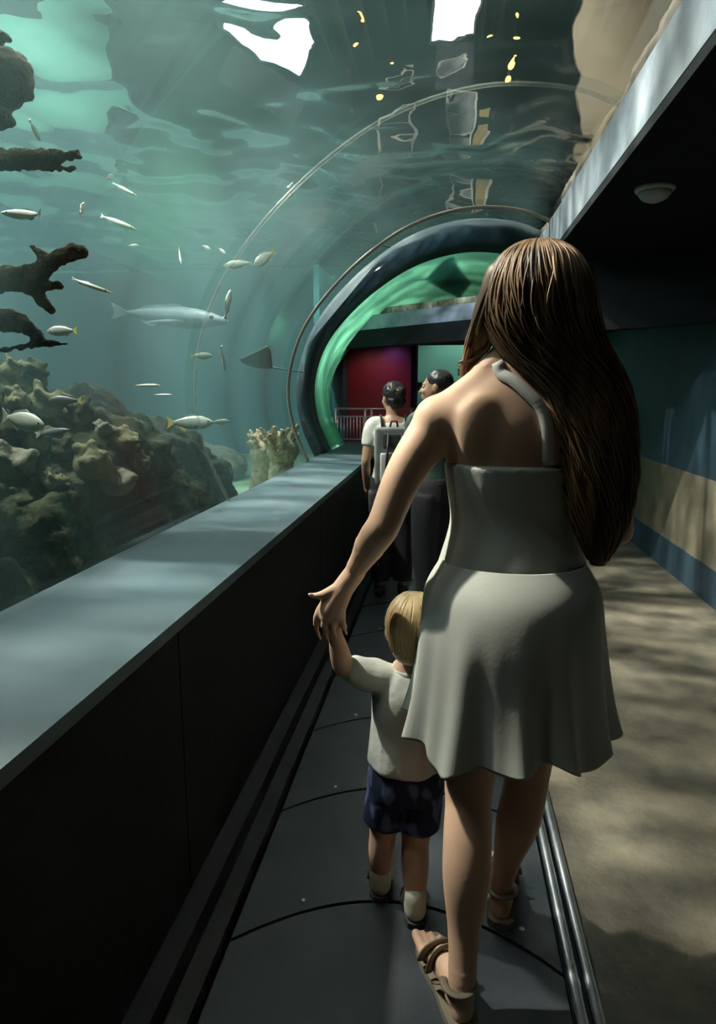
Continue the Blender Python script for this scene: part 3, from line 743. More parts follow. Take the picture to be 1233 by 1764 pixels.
def ray_fish(u, v, Y, span, yaw, pitch, roll, label, m):
    c = P(u, v, Y); M = Matrix.Rotation(yaw, 3, 'Z') @ Matrix.Rotation(-pitch, 3, 'Y') @ Matrix.Rotation(roll, 3, 'X')
    t = empty('ray_fish', c); tag(t, label, 'ray')
    b = MB(); rs = []
    n = 20
    for i in range(n + 1):
        s_ = -1 + 2 * i / n; ch = .62 * (1 - abs(s_)) ** .8 + .015; x0 = .30 - .34 * abs(s_) ** 1.2; lift = .14 * abs(s_) ** 1.6
        ring = []
        for k in range(12):
            a = 2 * math.pi * k / 12
            ring.append(c + M @ (V((x0 - ch / 2 + math.cos(a) * ch / 2, s_ * .5, lift + math.sin(a) * (.07 * (1 - abs(s_)) ** 1.5 + .006))) * span))
        rs.append(ring)
    b.rings(rs).build('body', m, t)
    MB().limb([c + M @ (V(p) * span) for p in ((-.28, 0, 0), (-.6, .02, .02), (-.95, .06, .05))], [.02 * span, .01 * span, .004 * span], 8, 4).build('tail', m, t)
ray_fish(440, 625, 5.4, .45, R(-150), R(14), R(18), 'grey ray gliding towards the tunnel exit', 'fish_grey')
ray_fish(740, 440, 6.4, .75, R(30), R(-4), R(20), 'dark green ray above the tunnel exit', 'fish_dark')
fish(725, 667, 9.6, .42, R(180), 'pale fish behind the second window', body='fish_pale', tall=.28, group='fish in the second tank')
fish(742, 735, 9.7, .35, R(10), 'grey fish low behind the second window', body='fish_grey', tall=.3, group='fish in the second tank')
fish(812, 640, 9.6, .40, R(-10), 'pinkish pale fish high behind the second window', body='fish_pale', tall=.26, group='fish in the second tank')

# ================================================================== PEOPLE
def head(b, c, M, k=1.0, child=False):
    T = lambda p: V(c) + M @ (V(p) * k)
    E_ = lambda p, r: b.ell(T(p), tuple(x * k for x in r), M, 18, 12)
    E_((0, -.012, .022), (.073, .091, .086)); E_((0, .028, -.028), (.060, .064, .080))
    E_((0, .045, -.078), (.040 if not child else .036, .040, .032))
    E_((0, .078, .018), (.048, .016, .012))
    b.limb([T((0, .088, .004)), T((0, .103, -.022)), T((0, .108, -.034))], [.008 * k, .010 * k, .0135 * k], 10, 3)
    E_((0, .090, -.062), (.024, .012, .007)); E_((0, .088, -.074), (.021, .012, .008))
    for s in (-1, 1):
        E_((s * .030, .072, -.030), (.024, .022, .022))
        E_((s * .075, -.008, -.012), (.010, .020, .031))
def face_parts(t, c, M, k=1.0):
    T = lambda p: V(c) + M @ (V(p) * k)
    for s in (-1, 1):
        e = MB().ell(T((s * .030, .0795, .002)), (.0115 * k,) * 3, None, 12, 8).build('eye', 'eye_white', t)
        MB().ell(T((s * .030, .0880, .002)), (.0065 * k, .004 * k, .0065 * k), M, 10, 6).build('iris', 'eye_dark', e)
def hand(b, wrist, knuckle_dir, side_dir, k=1.0, curl=.6, spread=.004):
    """relaxed hand: palm along knuckle_dir, fingers side by side along side_dir (index first), thumb on the index side"""
    w = V(wrist); d = V(knuckle_dir).normalized(); s = V(side_dir); s = (s - d * s.dot(d)).normalized(); n = d.cross(s)
    M = Matrix((s, d, n)).transposed()
    b.ell(w + d * .045 * k, (.040 * k, .052 * k, .016 * k), M, 14, 10)
    b.limb([w - d * .02 * k, w + d * .03 * k], [.024 * k, .026 * k], 12, 3)
    for i, (ln, off) in enumerate(((.070, .028), (.078, .010), (.072, -.009), (.056, -.026))):
        p = w + d * (.085 - abs(i - 1.2) * .005) * k + s * off * k
        q1 = p + (d * math.cos(curl * .5) - n * math.sin(curl * .5)) * ln * .5 * k
        q2 = q1 + (d * math.cos(curl * 1.2) - n * math.sin(curl * 1.2)) * ln * .3 * k
        q3 = q2 + (d * math.cos(curl * 1.8) - n * math.sin(curl * 1.8)) * ln * .25 * k
        b.limb([p - d * .02 * k, q1, q2, q3], [.0095 * k, .0088 * k, .008 * k, .0065 * k], 10, 3)
    p = w + d * .03 * k + s * .03 * k
    b.limb([p - s * .015 * k, p + s * .018 * k + d * .022 * k, p + s * .026 * k + d * .05 * k - n * .012 * k], [.014 * k, .0115 * k, .008 * k], 10, 3)
def foot(b, heel, toe, k=1.0):
    h, t = V(heel), V(toe); d = (t - h).normalized(); s = V((d.y, -d.x, 0)); L_ = (t - h).length
    b.limb([h + V((0, 0, .032 * k)) + d * .03 * k, h + d * L_ * .40 + V((0, 0, .042 * k)), h + d * L_ * .68 + V((0, 0, .026 * k))], [.030 * k, .030 * k, .022 * k], 14, 4)
    for o_ in (-.016, .016): b.limb([h + d * L_ * .25 + V((0, 0, .028 * k)), h + d * L_ * .72 + s * o_ * k * 1.2 + V((0, 0, .018 * k))], [.022 * k, .020 * k], 12, 3)
    for i in range(5):
        o_ = (-.034 + .017 * i) * k; r = (.012, .0085, .0085, .008, .008)[i] * k
        b.limb([h + d * L_ * .72 + s * o_ + V((0, 0, .014 * k)), h + d * L_ * (1.0 - .018 * i * i * .6) + s * o_ * 1.05 + V((0, 0, .011 * k))], [r * 1.1, r], 8, 3)

# ---------------------------------------------------------------- woman in the pale dress
wm = empty('person', (.11, 1.42, 0)); tag(wm, 'woman with long brown hair in a short pale dress, holding a toddler by the hand', 'person')
WT = [(.145, 1.42, .78, .150, .112), (.145, 1.412, .90, .170, .125), (.145, 1.42, 1.0, .143, .103), (.145, 1.43, 1.08, .124, .090), (.145, 1.432, 1.18, .138, .098),
      (.145, 1.428, 1.27, .155, .098), (.147, 1.424, 1.34, .145, .074), (.150, 1.428, 1.385, .085, .058), (.157, 1.435, 1.43, .052, .052), (.162, 1.44, 1.47, .050, .050)]
b = MB(); b.eloft(WT, 28, 4)
b.limb([(.162, 1.442, 1.41), (.166, 1.447, 1.50)], [.052, .050], 16, 3)
SL, SR = V((-.025, 1.42, 1.272)), V((.318, 1.42, 1.272))
for s_, sh in ((-1, SL), (1, SR)):
    b.limb([(.155 + s_ * .03, 1.43, 1.435), (.147 + s_ * .075, 1.424, 1.368), (sh.x - s_ * .03, 1.42, 1.312)], [.030, .038, .042], 14, 4)
    b.limb([(.147 + s_ * .07, 1.425, 1.29), (sh.x - s_ * .01, 1.42, 1.29)], [.075, .058], 16, 3)
    b.ell((.147 + s_ * .078, 1.356, 1.275), (.052, .022, .075))                     # shoulder blade
    b.ell((.145 + s_ * .075, 1.345, .86), (.085, .085, .095))                       # seat
WL = P(614, 978, 1.5)
ELB = V((-.125, 1.35, 1.075))
b.limb([SL, (SL + ELB) / 2 + V((-.008, 0, .01)), ELB], [.052, .043, .036], 16, 5)
b.limb([ELB, ELB.lerp(WL, .35) + V((0, 0, .004)), ELB.lerp(WL, .75), WL], [.037, .037, .028, .025], 16, 5)
ERB, WR = V((.365, 1.45, 1.06)), V((.27, 1.66, 1.10))
b.limb([SR, (SR + ERB) / 2, ERB], [.052, .043, .036], 16, 5)
b.limb([ERB, ERB.lerp(WR, .35), WR], [.037, .036, .024], 16, 5)
hand(b, WR, (-.5, .8, .1), (0, .1, 1), 1.0, .5)
# left hand closing round the child's hand
palm = [P(612, 985, 1.5), P(590, 1015, 1.498), P(572, 1045, 1.496), P(566, 1060, 1.496)]
b.limb(palm, [.025, .026, .027, .024], 14, 4)
b.limb([P(598, 1005, 1.497), P(582, 1040, 1.494), P(580, 1062, 1.494)], [.022, .023, .019], 12, 4)
b.limb([P(592, 1008, 1.5), P(568, 1030, 1.5), P(558, 1055, 1.5)], [.018, .019, .014], 12, 4)
for fg in ([(553, 1046, 1.498), (545, 1064, 1.494), (546, 1084, 1.500), (552, 1102, 1.512)], [(565, 1056, 1.492), (558, 1075, 1.485), (561, 1093, 1.494), (567, 1106, 1.508)],
           [(577, 1060, 1.490), (573, 1078, 1.484), (577, 1093, 1.494), (582, 1103, 1.509)], [(589, 1058, 1.492), (590, 1073, 1.488), (594, 1085, 1.497), (597, 1093, 1.510)]):
    b.limb([P(*q) for q in fg], [.0100, .0088, .0080, .0068], 10, 4)
b.limb([P(592, 1008, 1.494), P(568, 1020, 1.488), P(550, 1026, 1.486), P(536, 1026, 1.486)], [.017, .0135, .0095, .0068], 10, 4)
# legs
HL, KL, AL = V((.072, 1.42, .86)), V((.068, 1.375, .455)), V((.062, 1.272, .085))
HR_, KR, AR = V((.218, 1.42, .86)), V((.212, 1.50, .455)), V((.168, 1.575, .085))
for H_, K_, A_, back in ((HL, KL, AL, -.018), (HR_, KR, AR, -.015)):
    b.limb([H_, H_.lerp(K_, .4), H_.lerp(K_, .8), K_], [.088, .076, .058, .053], 18, 5)
    b.limb([K_, K_.lerp(A_, .22) + V((0, back, 0)), K_.lerp(A_, .42) + V((0, back, 0)), K_.lerp(A_, .72), A_], [.052, .054, .052, .037, .030], 18, 5)
    b.limb([A_, A_ + V((0, -.018, -.055))], [.029, .026], 12, 3)
FL0, FL1 = V((.066, 1.238, .020)), V((-.012, 1.458, .020))
FR0, FR1 = V((.168, 1.535, .020)), V((.185, 1.768, .020))
foot(b, FL0, FL1, 1.0); foot(b, FR0, FR1, 1.0)
HC = V((.170, 1.452, 1.522)); HM = Matrix.Rotation(R(8), 3, 'Z') @ Matrix.Rotation(R(-8), 3, 'X')
head(b, HC, HM)
wbody = b.fuse('body', 'skin', wm, .0036, 4, None, lambda p: 1.0 if (1.0 < p[2] < 1.40 and p[0] > -.19 and p[1] < 1.56) else (.5 if .12 < p[2] <= .8 else 0.0), 45)
face_parts(wm, HC, HM)
MB().ell(P(535, 1024.5, 1.4815), (.0065, .003, .0042), None, 10, 6).build('thumb_nail', 'nail', wbody)
bvh = BVHTree.FromPolygons([v.co for v in wbody.data.vertices], [tuple(p.vertices) for p in wbody.data.polygons])
def on_back(x, z, off=.003):
    h = bvh.ray_cast(V((x, .8, z)), V((0, 1, 0)))
    return h[0] + h[1] * off, h[1]
# dress: bodice, flared skirt with folds, straps
b = MB()
b.eloft([(x, y, z, rx + .007, ry + .007) for x, y, z, rx, ry in
         [(.145, 1.42, .93, .168, .130), (.145, 1.42, 1.0, .146, .108), (.145, 1.43, 1.08, .126, .093), (.145, 1.432, 1.16, .136, .102), (.145, 1.432, 1.205, .142, .106)]], 36, 4)
for s_ in (-1, 1): b.ell((.145 + s_ * .072, 1.505, 1.19), (.065, .055, .065)); b.ell((.145 + s_ * .075, 1.352, .90), (.085, .085, .085))
dr = b.fuse('dress', 'dress', wm, .006, 4)
fold_ph = [random.uniform(0, 6.28) for _ in range(4)]
def folds(a, t):
    t2 = max(0, (t - .25)) / .75
    f = .070 * math.sin(11 * a + 1.2 * math.sin(2 * a + fold_ph[0]) + fold_ph[1]) + .03 * math.sin(19 * a + fold_ph[2]) + .02 * math.sin(5 * a + fold_ph[3])
    return f * t2 ** 1.2
n = 144; b = MB(); rs = []
q = catmull([(.145, 1.405, 1.0, .150, .120), (.145, 1.400, .94, .182, .160), (.145, 1.395, .86, .192, .178), (.146, 1.395, .76, .203, .186), (.146, 1.395, .68, .214, .196), (.146, 1.395, .625, .224, .206)], 6)
for th in (0, -.0035):
    rr = []
    for i, (x, y, z, rx, ry) in enumerate(q):
        t_ = i / (len(q) - 1); ring = []
        for j in range(n):
            a = 2 * math.pi * j / n; k = 1 + folds(a, t_)
            zz = z + (.012 * math.sin(4 * a + 1) + .010 * math.sin(9 * a) + .012 * math.cos(a)) * t_ * t_
            ring.append((x + (rx + th) * k * math.cos(a), y + (ry + th) * k * math.sin(a), zz))
        rr.append(ring)
    rs.append(rr)
full = rs[0] + rs[1][::-1]
b.rings(full + [full[0]], caps=False).build('skirt', 'dress', wm)
for pts in ([(.104, 1.385), (.125, 1.372), (.152, 1.348), (.182, 1.315), (.194, 1.27), (.198, 1.21)], [(.215, 1.40), (.230, 1.375), (.240, 1.345), (.245, 1.31), (.246, 1.27), (.244, 1.21)]):
    ring = []; P3 = []
    for x, z in pts:
        hit, nn = on_back(x, min(z, 1.385), .002); P3.append((hit, nn))
    front = []
    for dx, yy, zz in ((.004, 1.42, 1.40), (.010, 1.455, 1.39), (.016, 1.49, 1.35)):
        c_, n_, _, _ = bvh.find_nearest(V((pts[0][0] + (-dx if pts[0][0] < .145 else dx), yy, zz))); front.append((c_ + n_ * .002, n_))
    path = [p for p, _ in P3]; nn = [k for _, k in P3]
    path = [p for p, _ in front[::-1]] + path; nn = [k for _, k in front[::-1]] + nn
    sm_ = catmull([(*p, *k) for p, k in zip(path, nn)], 4); path = [V(q[:3]) for q in sm_]; nn = [V(q[3:]).normalized() for q in sm_]
    vs, fs = [], []
    for i, (p, k) in enumerate(zip(path, nn)):
        t_ = (path[min(i + 1, len(path) - 1)] - path[max(i - 1, 0)]).normalized(); s_ = t_.cross(k).normalized() * .0115
        vs += [p - s_ + k * .0005, p + s_ + k * .0005, p + s_ + k * .004, p - s_ + k * .004]
    b = MB(); b.rings([vs[i * 4:i * 4 + 4] for i in range(len(path))]).build('strap', 'strap', dr)
# hair: a falling mass with strands over it
HR = [(.172, 1.425, 1.642, .012, .012), (.172, 1.425, 1.634, .045, .050), (.174, 1.42, 1.605, .078, .088), (.176, 1.412, 1.55, .098, .108), (.184, 1.405, 1.48, .105, .106), (.214, 1.39, 1.42, .098, .088),
      (.262, 1.368, 1.36, .080, .060), (.288, 1.352, 1.28, .070, .046), (.300, 1.345, 1.18, .064, .040), (.305, 1.345, 1.09, .048, .030), (.306, 1.345, 1.01, .014, .012)]
b = MB(); b.eloft(HR, 40, 4, wave=lambda a, t: .05 * math.sin(9 * a + 16 * t) * min(1, t * 2) + .025 * math.sin(17 * a - 19 * t))
b.limb([(.098, 1.41, 1.575), (.080, 1.425, 1.50), (.062, 1.44, 1.445), (.046, 1.452, 1.405)], [.030, .034, .024, .008], 14, 5)
hairq = catmull(HR, 5)
rnd = random.Random(3)
for k in range(420):
    a0 = rnd.uniform(math.pi * .82, math.pi * 2.18); ph = (a0 * 2.2) + rnd.uniform(-.7, .7); fq = rnd.uniform(22, 30); am = rnd.uniform(.14, .34); rf = rnd.uniform(.98, 1.05)
    dr_ = rnd.uniform(-.35, .35); rr_ = rnd.uniform(.0012, .0034)
    i0 = rnd.randint(1, 6); i1 = rnd.randint(len(hairq) - 18, len(hairq) - 1)
    path, rad = [], []
    for i in range(i0, i1):
        x, y, z, rx, ry = hairq[i]; t_ = i / len(hairq); w_ = max(0, t_ - .06) * 1.35
        a = a0 + dr_ * t_ + am * math.sin(z * fq + ph) * w_
        q_ = rf + .10 * math.sin(z * fq * .9 + ph + 1.4) * w_
        path.append((x + rx * q_ * math.cos(a), y + ry * q_ * math.sin(a), z)); rad.append(rr_ * (1 - .75 * max(0, (i - i0) / (i1 - i0) - .5)))
    if len(path) > 4: b.tube(path, rad, 5)
for k in range(46):                    # lock falling over the left shoulder
    o1, o2, o3 = (rnd.uniform(-1, 1) for _ in range(3))
    b.limb([(.110 + o1 * .018, 1.41 + o2 * .03, 1.60), (.084 + o1 * .016, 1.41 + o2 * .034, 1.54), (.070 + o1 * .024, 1.425 + o2 * .03, 1.48), (.055 + o1 * .022, 1.44 + o3 * .024, 1.43), (.038 + o3 * .018, 1.452 + o2 * .02, 1.395 + o1 * .018)],
           [.004, .0045, .0045, .0035, .0015], 5, 4, False)
b.build('hair', 'hair_brown', wm)
# sandals
def sandal(heel, toe, A_):
    h, t = V(heel), V(toe); d = (t - h).normalized(); s = V((d.y, -d.x, 0)); L_ = (t - h).length
    out = [(-.06, .018), (0, .034), (.15, .036), (.4, .034), (.7, .046), (.9, .044), (1.03, .024), (1.06, .0)]
    ol = [h + d * L_ * a + s * w for a, w in out] + [h + d * L_ * a - s * w for a, w in reversed(out[:-1])]
    b = MB(); k = len(ol)
    b.rings([[V((p.x, p.y, z)) for p in ol] for z in (.0, .012, .019)])
    so = b.build('sandal_sole', 'sole_tan', wm, False)
    b = MB()
    def band(a, hgt, w, r):
        c = h + d * L_ * a
        q = [c + s * (w * math.cos(x)) + V((0, 0, .015 + hgt * math.sin(x))) for x in [math.pi * j / 12 for j in range(13)]]
        b.tube(q, r, 8, .35)
    band(.66, .040, .046, .013); band(.50, .062, .040, .010)
    c = h + d * L_ * .10
    q = [c + V((0, 0, .062)) + s * (.033 * math.cos(x)) - d * (-.012 + .036 * math.sin(x)) for x in [-.5 + (math.pi + 1.0) * j / 16 for j in range(17)]]
    b.tube(q, .009, 8, .4, up=(0, 0, 1))
    for sg in (-1, 1):
        b.tube([h + d * L_ * .38 + s * sg * .037 + V((0, 0, .015)), h + d * L_ * .26 + s * sg * .036 + V((0, 0, .040)), h + d * L_ * .16 + s * sg * .033 + V((0, 0, .064))], .007, 8, .45)
    b.build('sandal_straps', 'sandal', wm)
sandal(FL0, FL1, AL); sandal(FR0, FR1, AR)

# ---------------------------------------------------------------- toddler
CY = 1.57
ccx = P(702, 1220, CY).x
ch = empty('person', (ccx, CY, 0)); tag(ch, 'blond toddler in a white shirt and navy shorts, one arm raised to the woman', 'person')
def cv(u, v, Y): return P(u, v, Y)
CT = [(ccx, CY, .34, .068, .058), (ccx, CY, .40, .078, .066), (ccx, CY, .48, .078, .068), (ccx, CY, .57, .078, .064), (ccx + .004, CY, .635, .080, .056), (ccx + .006, CY, .665, .055, .045), (ccx + .008, CY, .70, .034, .034)]
b = MB(); b.eloft(CT, 24, 4)
CHC = cv(714, 1083, CY); CHM = Matrix.Rotation(R(-8), 3, 'Z')
b.limb([(ccx + .006, CY, .66), (CHC.x, CY, CHC.z - .06)], [.036, .036], 12, 3)
head(b, CHC, CHM, .86, True)
S1 = V((ccx - .060, CY - .005, .640)); E1 = cv(590, 1146, 1.535); W1 = cv(579, 1098, 1.515)
b.limb([S1, S1.lerp(E1, .5), E1], [.034, .030, .026], 14, 4)
b.limb([E1, E1.lerp(W1, .4), W1], [.0265, .026, .019], 14, 4)
hd = (cv(570, 1072, 1.508) - W1)
b.limb([W1, W1 + hd * .6, cv(572, 1078, 1.509)], [.018, .020, .018], 12, 3)
for i, (u, v, yy) in enumerate(((561, 1066, 1.512), (566, 1062, 1.512), (573, 1062, 1.513), (580, 1065, 1.513))): b.limb([cv(569 + i * 3, 1078, 1.510), cv(u, v, yy)], [.0075, .0065], 8, 3)
b.limb([cv(576, 1085, 1.505), cv(585, 1076, 1.503), cv(584, 1066, 1.504)], [.009, .008, .007], 8, 3)
S2 = V((ccx + .072, CY, .640)); E2 = V((ccx + .12, CY + .01, .545)); W2 = V((ccx + .10, CY + .09, .47))
b.limb([S2, S2.lerp(E2, .5), E2], [.034, .030, .026], 14, 4); b.limb([E2, E2.lerp(W2, .4), W2], [.026, .025, .018], 14, 4)
hand(b, W2, (-.1, .8, -.5), (1, 0, 0), .52, .7)
cl = [(V((ccx - .040, CY, .36)), V((-.142, 1.585, .20)), V((-.150, 1.612, .055))), (V((ccx + .036, CY, .36)), V((-.055, 1.565, .20)), V((-.052, 1.535, .055)))]
for H_, K_, A_ in cl:
    b.limb([H_, H_.lerp(K_, .6), K_], [.050, .044, .036], 14, 4); b.limb([K_, K_.lerp(A_, .4) + V((0, -.006, 0)), A_], [.036, .036, .026], 14, 4)
    b.limb([A_, A_ + V((-.008, .05, -.028))], [.024, .018], 10, 3)
cb = b.fuse('body', 'skin_child', ch, .0045, 4)
face_parts(ch, CHC, CHM, .86)
# thin blond hair
b = MB(); T = lambda p: CHC + CHM @ (V(p) * .86)
b.ell(T((0, -.020, .026)), tuple(x * .86 for x in (.078, .090, .088)), CHM, 28, 18)
b.ell(T((0, -.045, -.030)), tuple(x * .86 for x in (.062, .052, .062)), CHM, 20, 14)
hb = b.fuse('tmp_hair', 'hair_blond', ch, .005, 3)
me = hb.data; b = MB(); b.add([v.co.copy() for v in me.vertices], [tuple(p.vertices) for p in me.polygons]); bpy.data.objects.remove(hb)
hbv = BVHTree.FromPolygons(b.v, b.f)
for k in range(150):
    a = rnd.uniform(math.pi * .75, math.pi * 2.25); path = []
    for t_ in [i / 9 for i in range(10)]:
        el = 1.35 - t_ * rnd.uniform(2.0, 2.1); aa = a + .05 * math.sin(t_ * 6 + k)
        p = T((.10 * math.cos(el) * math.cos(aa), -.02 + .11 * math.cos(el) * math.sin(aa), .02 + .11 * math.sin(el)))
        c_, n_, _, _ = hbv.find_nearest(p); path.append(c_ + n_ * .0005)
    b.tube(path, [.0022] * 9 + [.0008], 4)
b.build('hair', 'hair_blond', ch)
# shirt
b = MB(); b.eloft([(ccx - .002, CY, .415, .098, .088), (ccx - .002, CY, .45, .096, .086), (ccx, CY, .52, .092, .080), (ccx, CY, .60, .092, .076), (ccx + .004, CY, .645, .084, .062), (ccx + .006, CY, .672, .052, .046)], 28, 4,
                  wave=lambda a, t: (.030 * math.sin(6 * a + 2) + .02 * math.sin(11 * a)) * (1 - t))
b.limb([S1 + V((.02, 0, 0)), S1.lerp(E1, .30), S1.lerp(E1, .62)], [.042, .044, .040], 16, 4)
b.limb([S2 - V((.02, 0, 0)), S2.lerp(E2, .35), S2.lerp(E2, .75)], [.042, .043, .040], 16, 4)
sh = b.fuse('shirt', 'shirt_white', ch, .006, 3, lambda p: .0045 * noise.noise(V((p.x * 28, p.y * 28, p.z * 12))))
b = MB(); b.tube([(ccx + .008 + .042 * math.cos(a), CY + .040 * math.sin(a), .676 + .006 * math.sin(a)) for a in [2 * math.pi * k / 24 for k in range(25)]], .007, 8).build('collar', 'shirt_white', sh)
# shorts
b = MB(); b.eloft([(ccx - .002, CY, .335, .096, .078), (ccx - .002, CY, .38, .100, .082), (ccx - .002, CY, .43, .092, .078)], 26, 3)
for H_, K_, A_ in cl: b.limb([H_ + V((0, 0, -.01)), H_.lerp(K_, .35), H_.lerp(K_, .72)], [.060, .060, .060], 18, 4, False)
b.fuse('shorts', 'shorts_print', ch, .006, 3, lambda p: .003 * noise.noise(V((p.x * 30, p.y * 30, p.z * 15))))
# shoes
for (H_, K_, A_), lift in zip(cl, (0, 0)):
    c = V((A_.x, A_.y, 0)); d = V((-.10, 1, 0)).normalized(); s_ = V((d.y, -d.x, 0))
    out = [(-.045, .0), (-.040, .020), (-.02, .028), (.03, .029), (.07, .034), (.10, .026), (.115, .010), (.118, 0)]
    ol = [c + d * a + s_ * w for a, w in out] + [c + d * a - s_ * w for a, w in reversed(out[1:-1])]
    sl = MB().rings([[V((p.x, p.y, z)) for p in ol] for z in (.0, .016)])
    b = MB(); b.limb([c + d * -.012 + V((0, 0, .034)), c + d * .03 + V((0, 0, .034)), c + d * .075 + V((0, 0, .028))], [.029, .030, .028], 14, 4)
    b.limb([c + d * -.015 + V((0, 0, .035)), c + d * -.012 + V((0, 0, .072))], [.028, .029], 14, 3)
    so = b.fuse('shoe', 'shoe_white', ch, .005, 2); sl.build('shoe_sole', 'shoe_sole', so, False)
    b = MB()
    for a_, z_ in ((.025, .062), (.05, .055)): b.tube([c + d * a_ + s_ * (.030 * math.cos(x)) + V((0, 0, .02 + (z_ - .012) * math.sin(x))) for x in [math.pi * j / 10 for j in range(11)]], .008, 8, .4)
    b.build('shoe_strap', 'shoe_white', so)

# ---------------------------------------------------------------- two visitors further on
def visitor(x, y, height, yaw, label, top, skin='skin_far', head_yaw=0.0, bottom='dark_trousers', wide=1.0, short_hair=True):
    k = height / 1.70; t = empty('person', (x, y, 0)); tag(t, label, 'person')
    MZ = Matrix.Rotation(yaw, 3, 'Z'); T = lambda p: V((x, y, 0)) + MZ @ (V(p) * k)
    TT = [(0, 0, .80, .15, .11), (0, 0, .92, .165, .118), (0, .005, 1.06, .145 * wide, .105), (0, .005, 1.2, .16 * wide, .11), (0, 0, 1.33, .175 * wide, .10), (0, 0, 1.40, .12, .075), (0, .005, 1.45, .056, .056)]
    def loft(b, rows, off=0): b.eloft([(*T((r[0], r[1], r[2])), (r[3] + off) * k, (r[4] + off) * k) for r in rows], 24, 4, yaw=yaw)
    b = MB(); loft(b, TT)
    b.limb([T((0, .008, 1.40)), T((0, .02, 1.52))], [.053 * k, .052 * k], 14, 3)
    arms = {}
    for s in (-1, 1):
        A0, A1, A2 = T((s * .185 * wide, 0, 1.37)), T((s * .235 * wide, -.02, 1.10)), T((s * .225 * wide, .10, .88)); arms[s] = (A0, A1, A2)
        b.limb([T((s * .07, 0, 1.40)), A0], [.05 * k, .05 * k], 12, 3)
        b.limb([A0, A0.lerp(A1, .5), A1], [.050 * k, .044 * k, .037 * k], 12, 4); b.limb([A1, A1.lerp(A2, .4), A2], [.037 * k, .036 * k, .026 * k], 12, 4)
        hand(b, A2, MZ @ V((0, .45, -.9)), MZ @ V((0, 1, .4)), k, .5)
        H_, K_, A_ = T((s * .085, 0, .86)), T((s * .09, .01, .47)), T((s * .09, -.02, .08))
        b.limb([H_, H_.lerp(K_, .5), K_], [.09 * k, .075 * k, .055 * k], 14, 4); b.limb([K_, K_.lerp(A_, .35) + MZ @ V((0, -.012, 0)), A_], [.054 * k, .054 * k, .034 * k], 14, 4)
        foot(b, T((s * .09, -.07, .012)), T((s * .10, .17, .012)), k)
    c = T((0, .028, 1.595)); HMv = Matrix.Rotation(yaw + head_yaw, 3, 'Z')
    head(b, c, HMv, k * 1.04)
    bo = b.fuse('body', skin, t, .008, 3); face_parts(t, c, HMv, k * 1.04)
    b = MB(); loft(b, [r for r in TT[1:-1]], .016)
    for s in (-1, 1):
        A0, A1, A2 = arms[s]
        b.limb([T((s * .08, 0, 1.39)), A0, A0.lerp(A1, .55)], [.06 * k, .062 * k, .056 * k], 14, 4, False)
    b.fuse('shirt', top, t, .009, 3, lambda p: .006 * noise.noise(V(p) * 14))
    b = MB(); loft(b, [TT[0], TT[1], (0, 0, .98, .155, .112)], .014)
    for s in (-1, 1): b.limb([T((s * .085, 0, .86)), T((s * .09, .01, .50)), T((s * .09, -.01, .12))], [.110 * k, .092 * k, .076 * k], 14, 4, False)
    b.fuse('trousers', bottom, t, .01, 3)
    for s in (-1, 1):
        b = MB(); h_, e_ = T((s * .09, -.085, 0)), T((s * .10, .19, 0)); d = (e_ - h_)
        b.limb([h_ + V((0, 0, .045 * k)) + d * .12, h_ + d * .5 + V((0, 0, .045 * k)), h_ + d * .88 + V((0, 0, .036 * k))], [.045 * k, .046 * k, .036 * k], 12, 4)
        b.fuse('shoe', 'pack_black', t, .009, 2)
    Th = lambda p: c + HMv @ (V(p) * k * 1.04)
    return t, Th, HMv, k, T, MZ
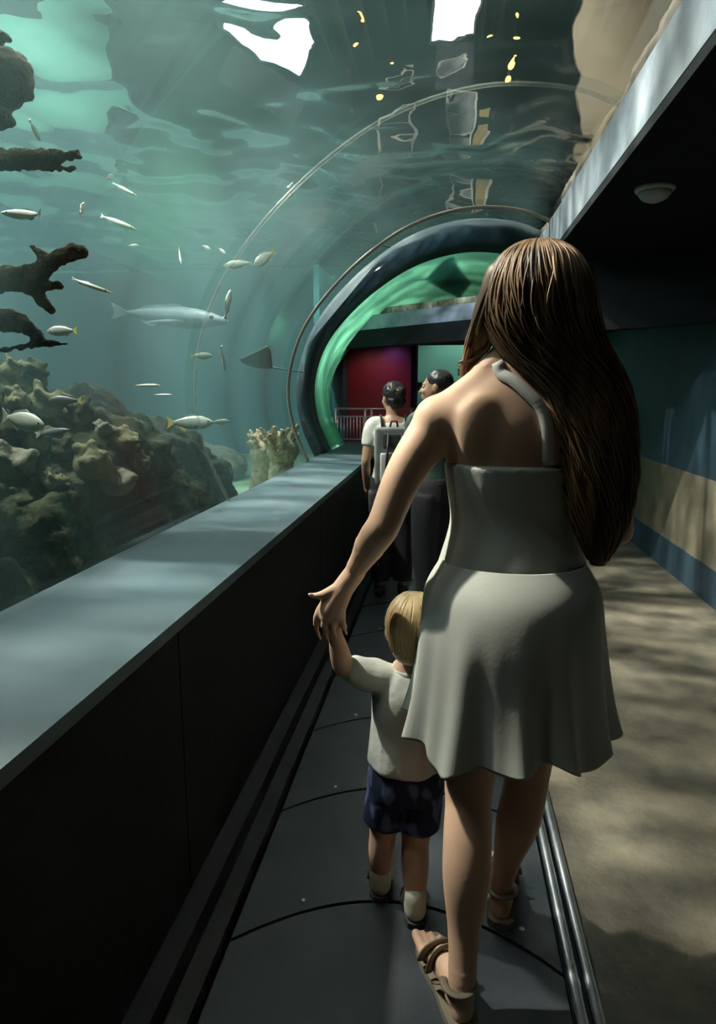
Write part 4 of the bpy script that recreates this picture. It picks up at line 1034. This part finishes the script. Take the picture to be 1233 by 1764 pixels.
# man in profile
t, Th, HMv, k, T, MZ = visitor(-.05, 4.05, 1.47, R(35), 'man with short black hair and dark green shirt looking left beyond the woman', 'green_shirt', head_yaw=R(45))
b = MB(); b.ell(Th((0, -.022, .034)), tuple(x * k * 1.04 for x in (.080, .094, .084)), HMv, 20, 14); b.ell(Th((0, -.055, -.02)), tuple(x * k * 1.04 for x in (.068, .050, .055)), HMv, 16, 12)
b.fuse('hair', 'hair_black', t, .007, 2, lambda p: .003 * noise.noise(V(p) * 60))
# visitor with a backpack
t, Th, HMv, k, T, MZ = visitor(-.345, 4.35, 1.40, R(8), 'visitor with dark tied hair carrying a grey and white backpack near the railing', 'pack_light', head_yaw=R(25), wide=.9)
b = MB(); b.ell(Th((0, -.020, .036)), tuple(x * k * 1.04 for x in (.086, .100, .088)), HMv, 20, 14); b.ell(Th((0, -.055, -.02)), tuple(x * k * 1.04 for x in (.076, .058, .060)), HMv, 16, 12)
b.ell(Th((0.01, -.10, .035)), tuple(x * k * 1.04 for x in (.045, .04, .045)), HMv, 16, 12)
b.fuse('hair', 'hair_black', t, .007, 2, lambda p: .005 * noise.noise(V(p) * 50))
pk = empty('backpack', T((0, -.17, 1.0))); tag(pk, 'grey and white backpack worn by the visitor near the railing', 'backpack')
def soft_box(c, hx, hy, hz, nm, m, parent, vox=.012, it=6):
    b = MB(); b.obox(T(c), MZ @ V((hx * k, 0, 0)), MZ @ V((0, hy * k, 0)), V((0, 0, hz * k))); return b.fuse(nm, m, parent, vox, it)
bg = soft_box((0, -.215, 1.16), .145, .085, .215, 'pack_body', 'pack_grey', pk)
soft_box((0, -.315, 1.08), .11, .03, .11, 'front_pocket', 'pack_light', pk, .01, 5)
soft_box((.0, -.29, 1.28), .09, .025, .06, 'top_pocket', 'pack_black', pk, .01, 5)
for s in (-1, 1):
    MB().tube([T((s * .09, -.14, 1.36)), T((s * .095, -.05, 1.452)), T((s * .10, .06, 1.43)), T((s * .12, .135, 1.25)), T((s * .13, .09, 1.08)), T((s * .13, -.13, 1.0))], .024 * k, 8, .3, up=(1, 0, 0)).build('shoulder_strap', 'pack_black', pk)
    MB().tube([T((s * .05, -.31, 1.33)), T((s * .06, -.36, 1.18)), T((s * .07, -.32, 1.0))], .010 * k, 8).build('trim_cord', 'pack_black', pk)
MB().tube([T((-.03, -.16, 1.37)), T((-.02, -.18, 1.42)), T((.02, -.18, 1.42)), T((.03, -.16, 1.37))], .008 * k, 8).build('grab_handle', 'pack_black', pk)
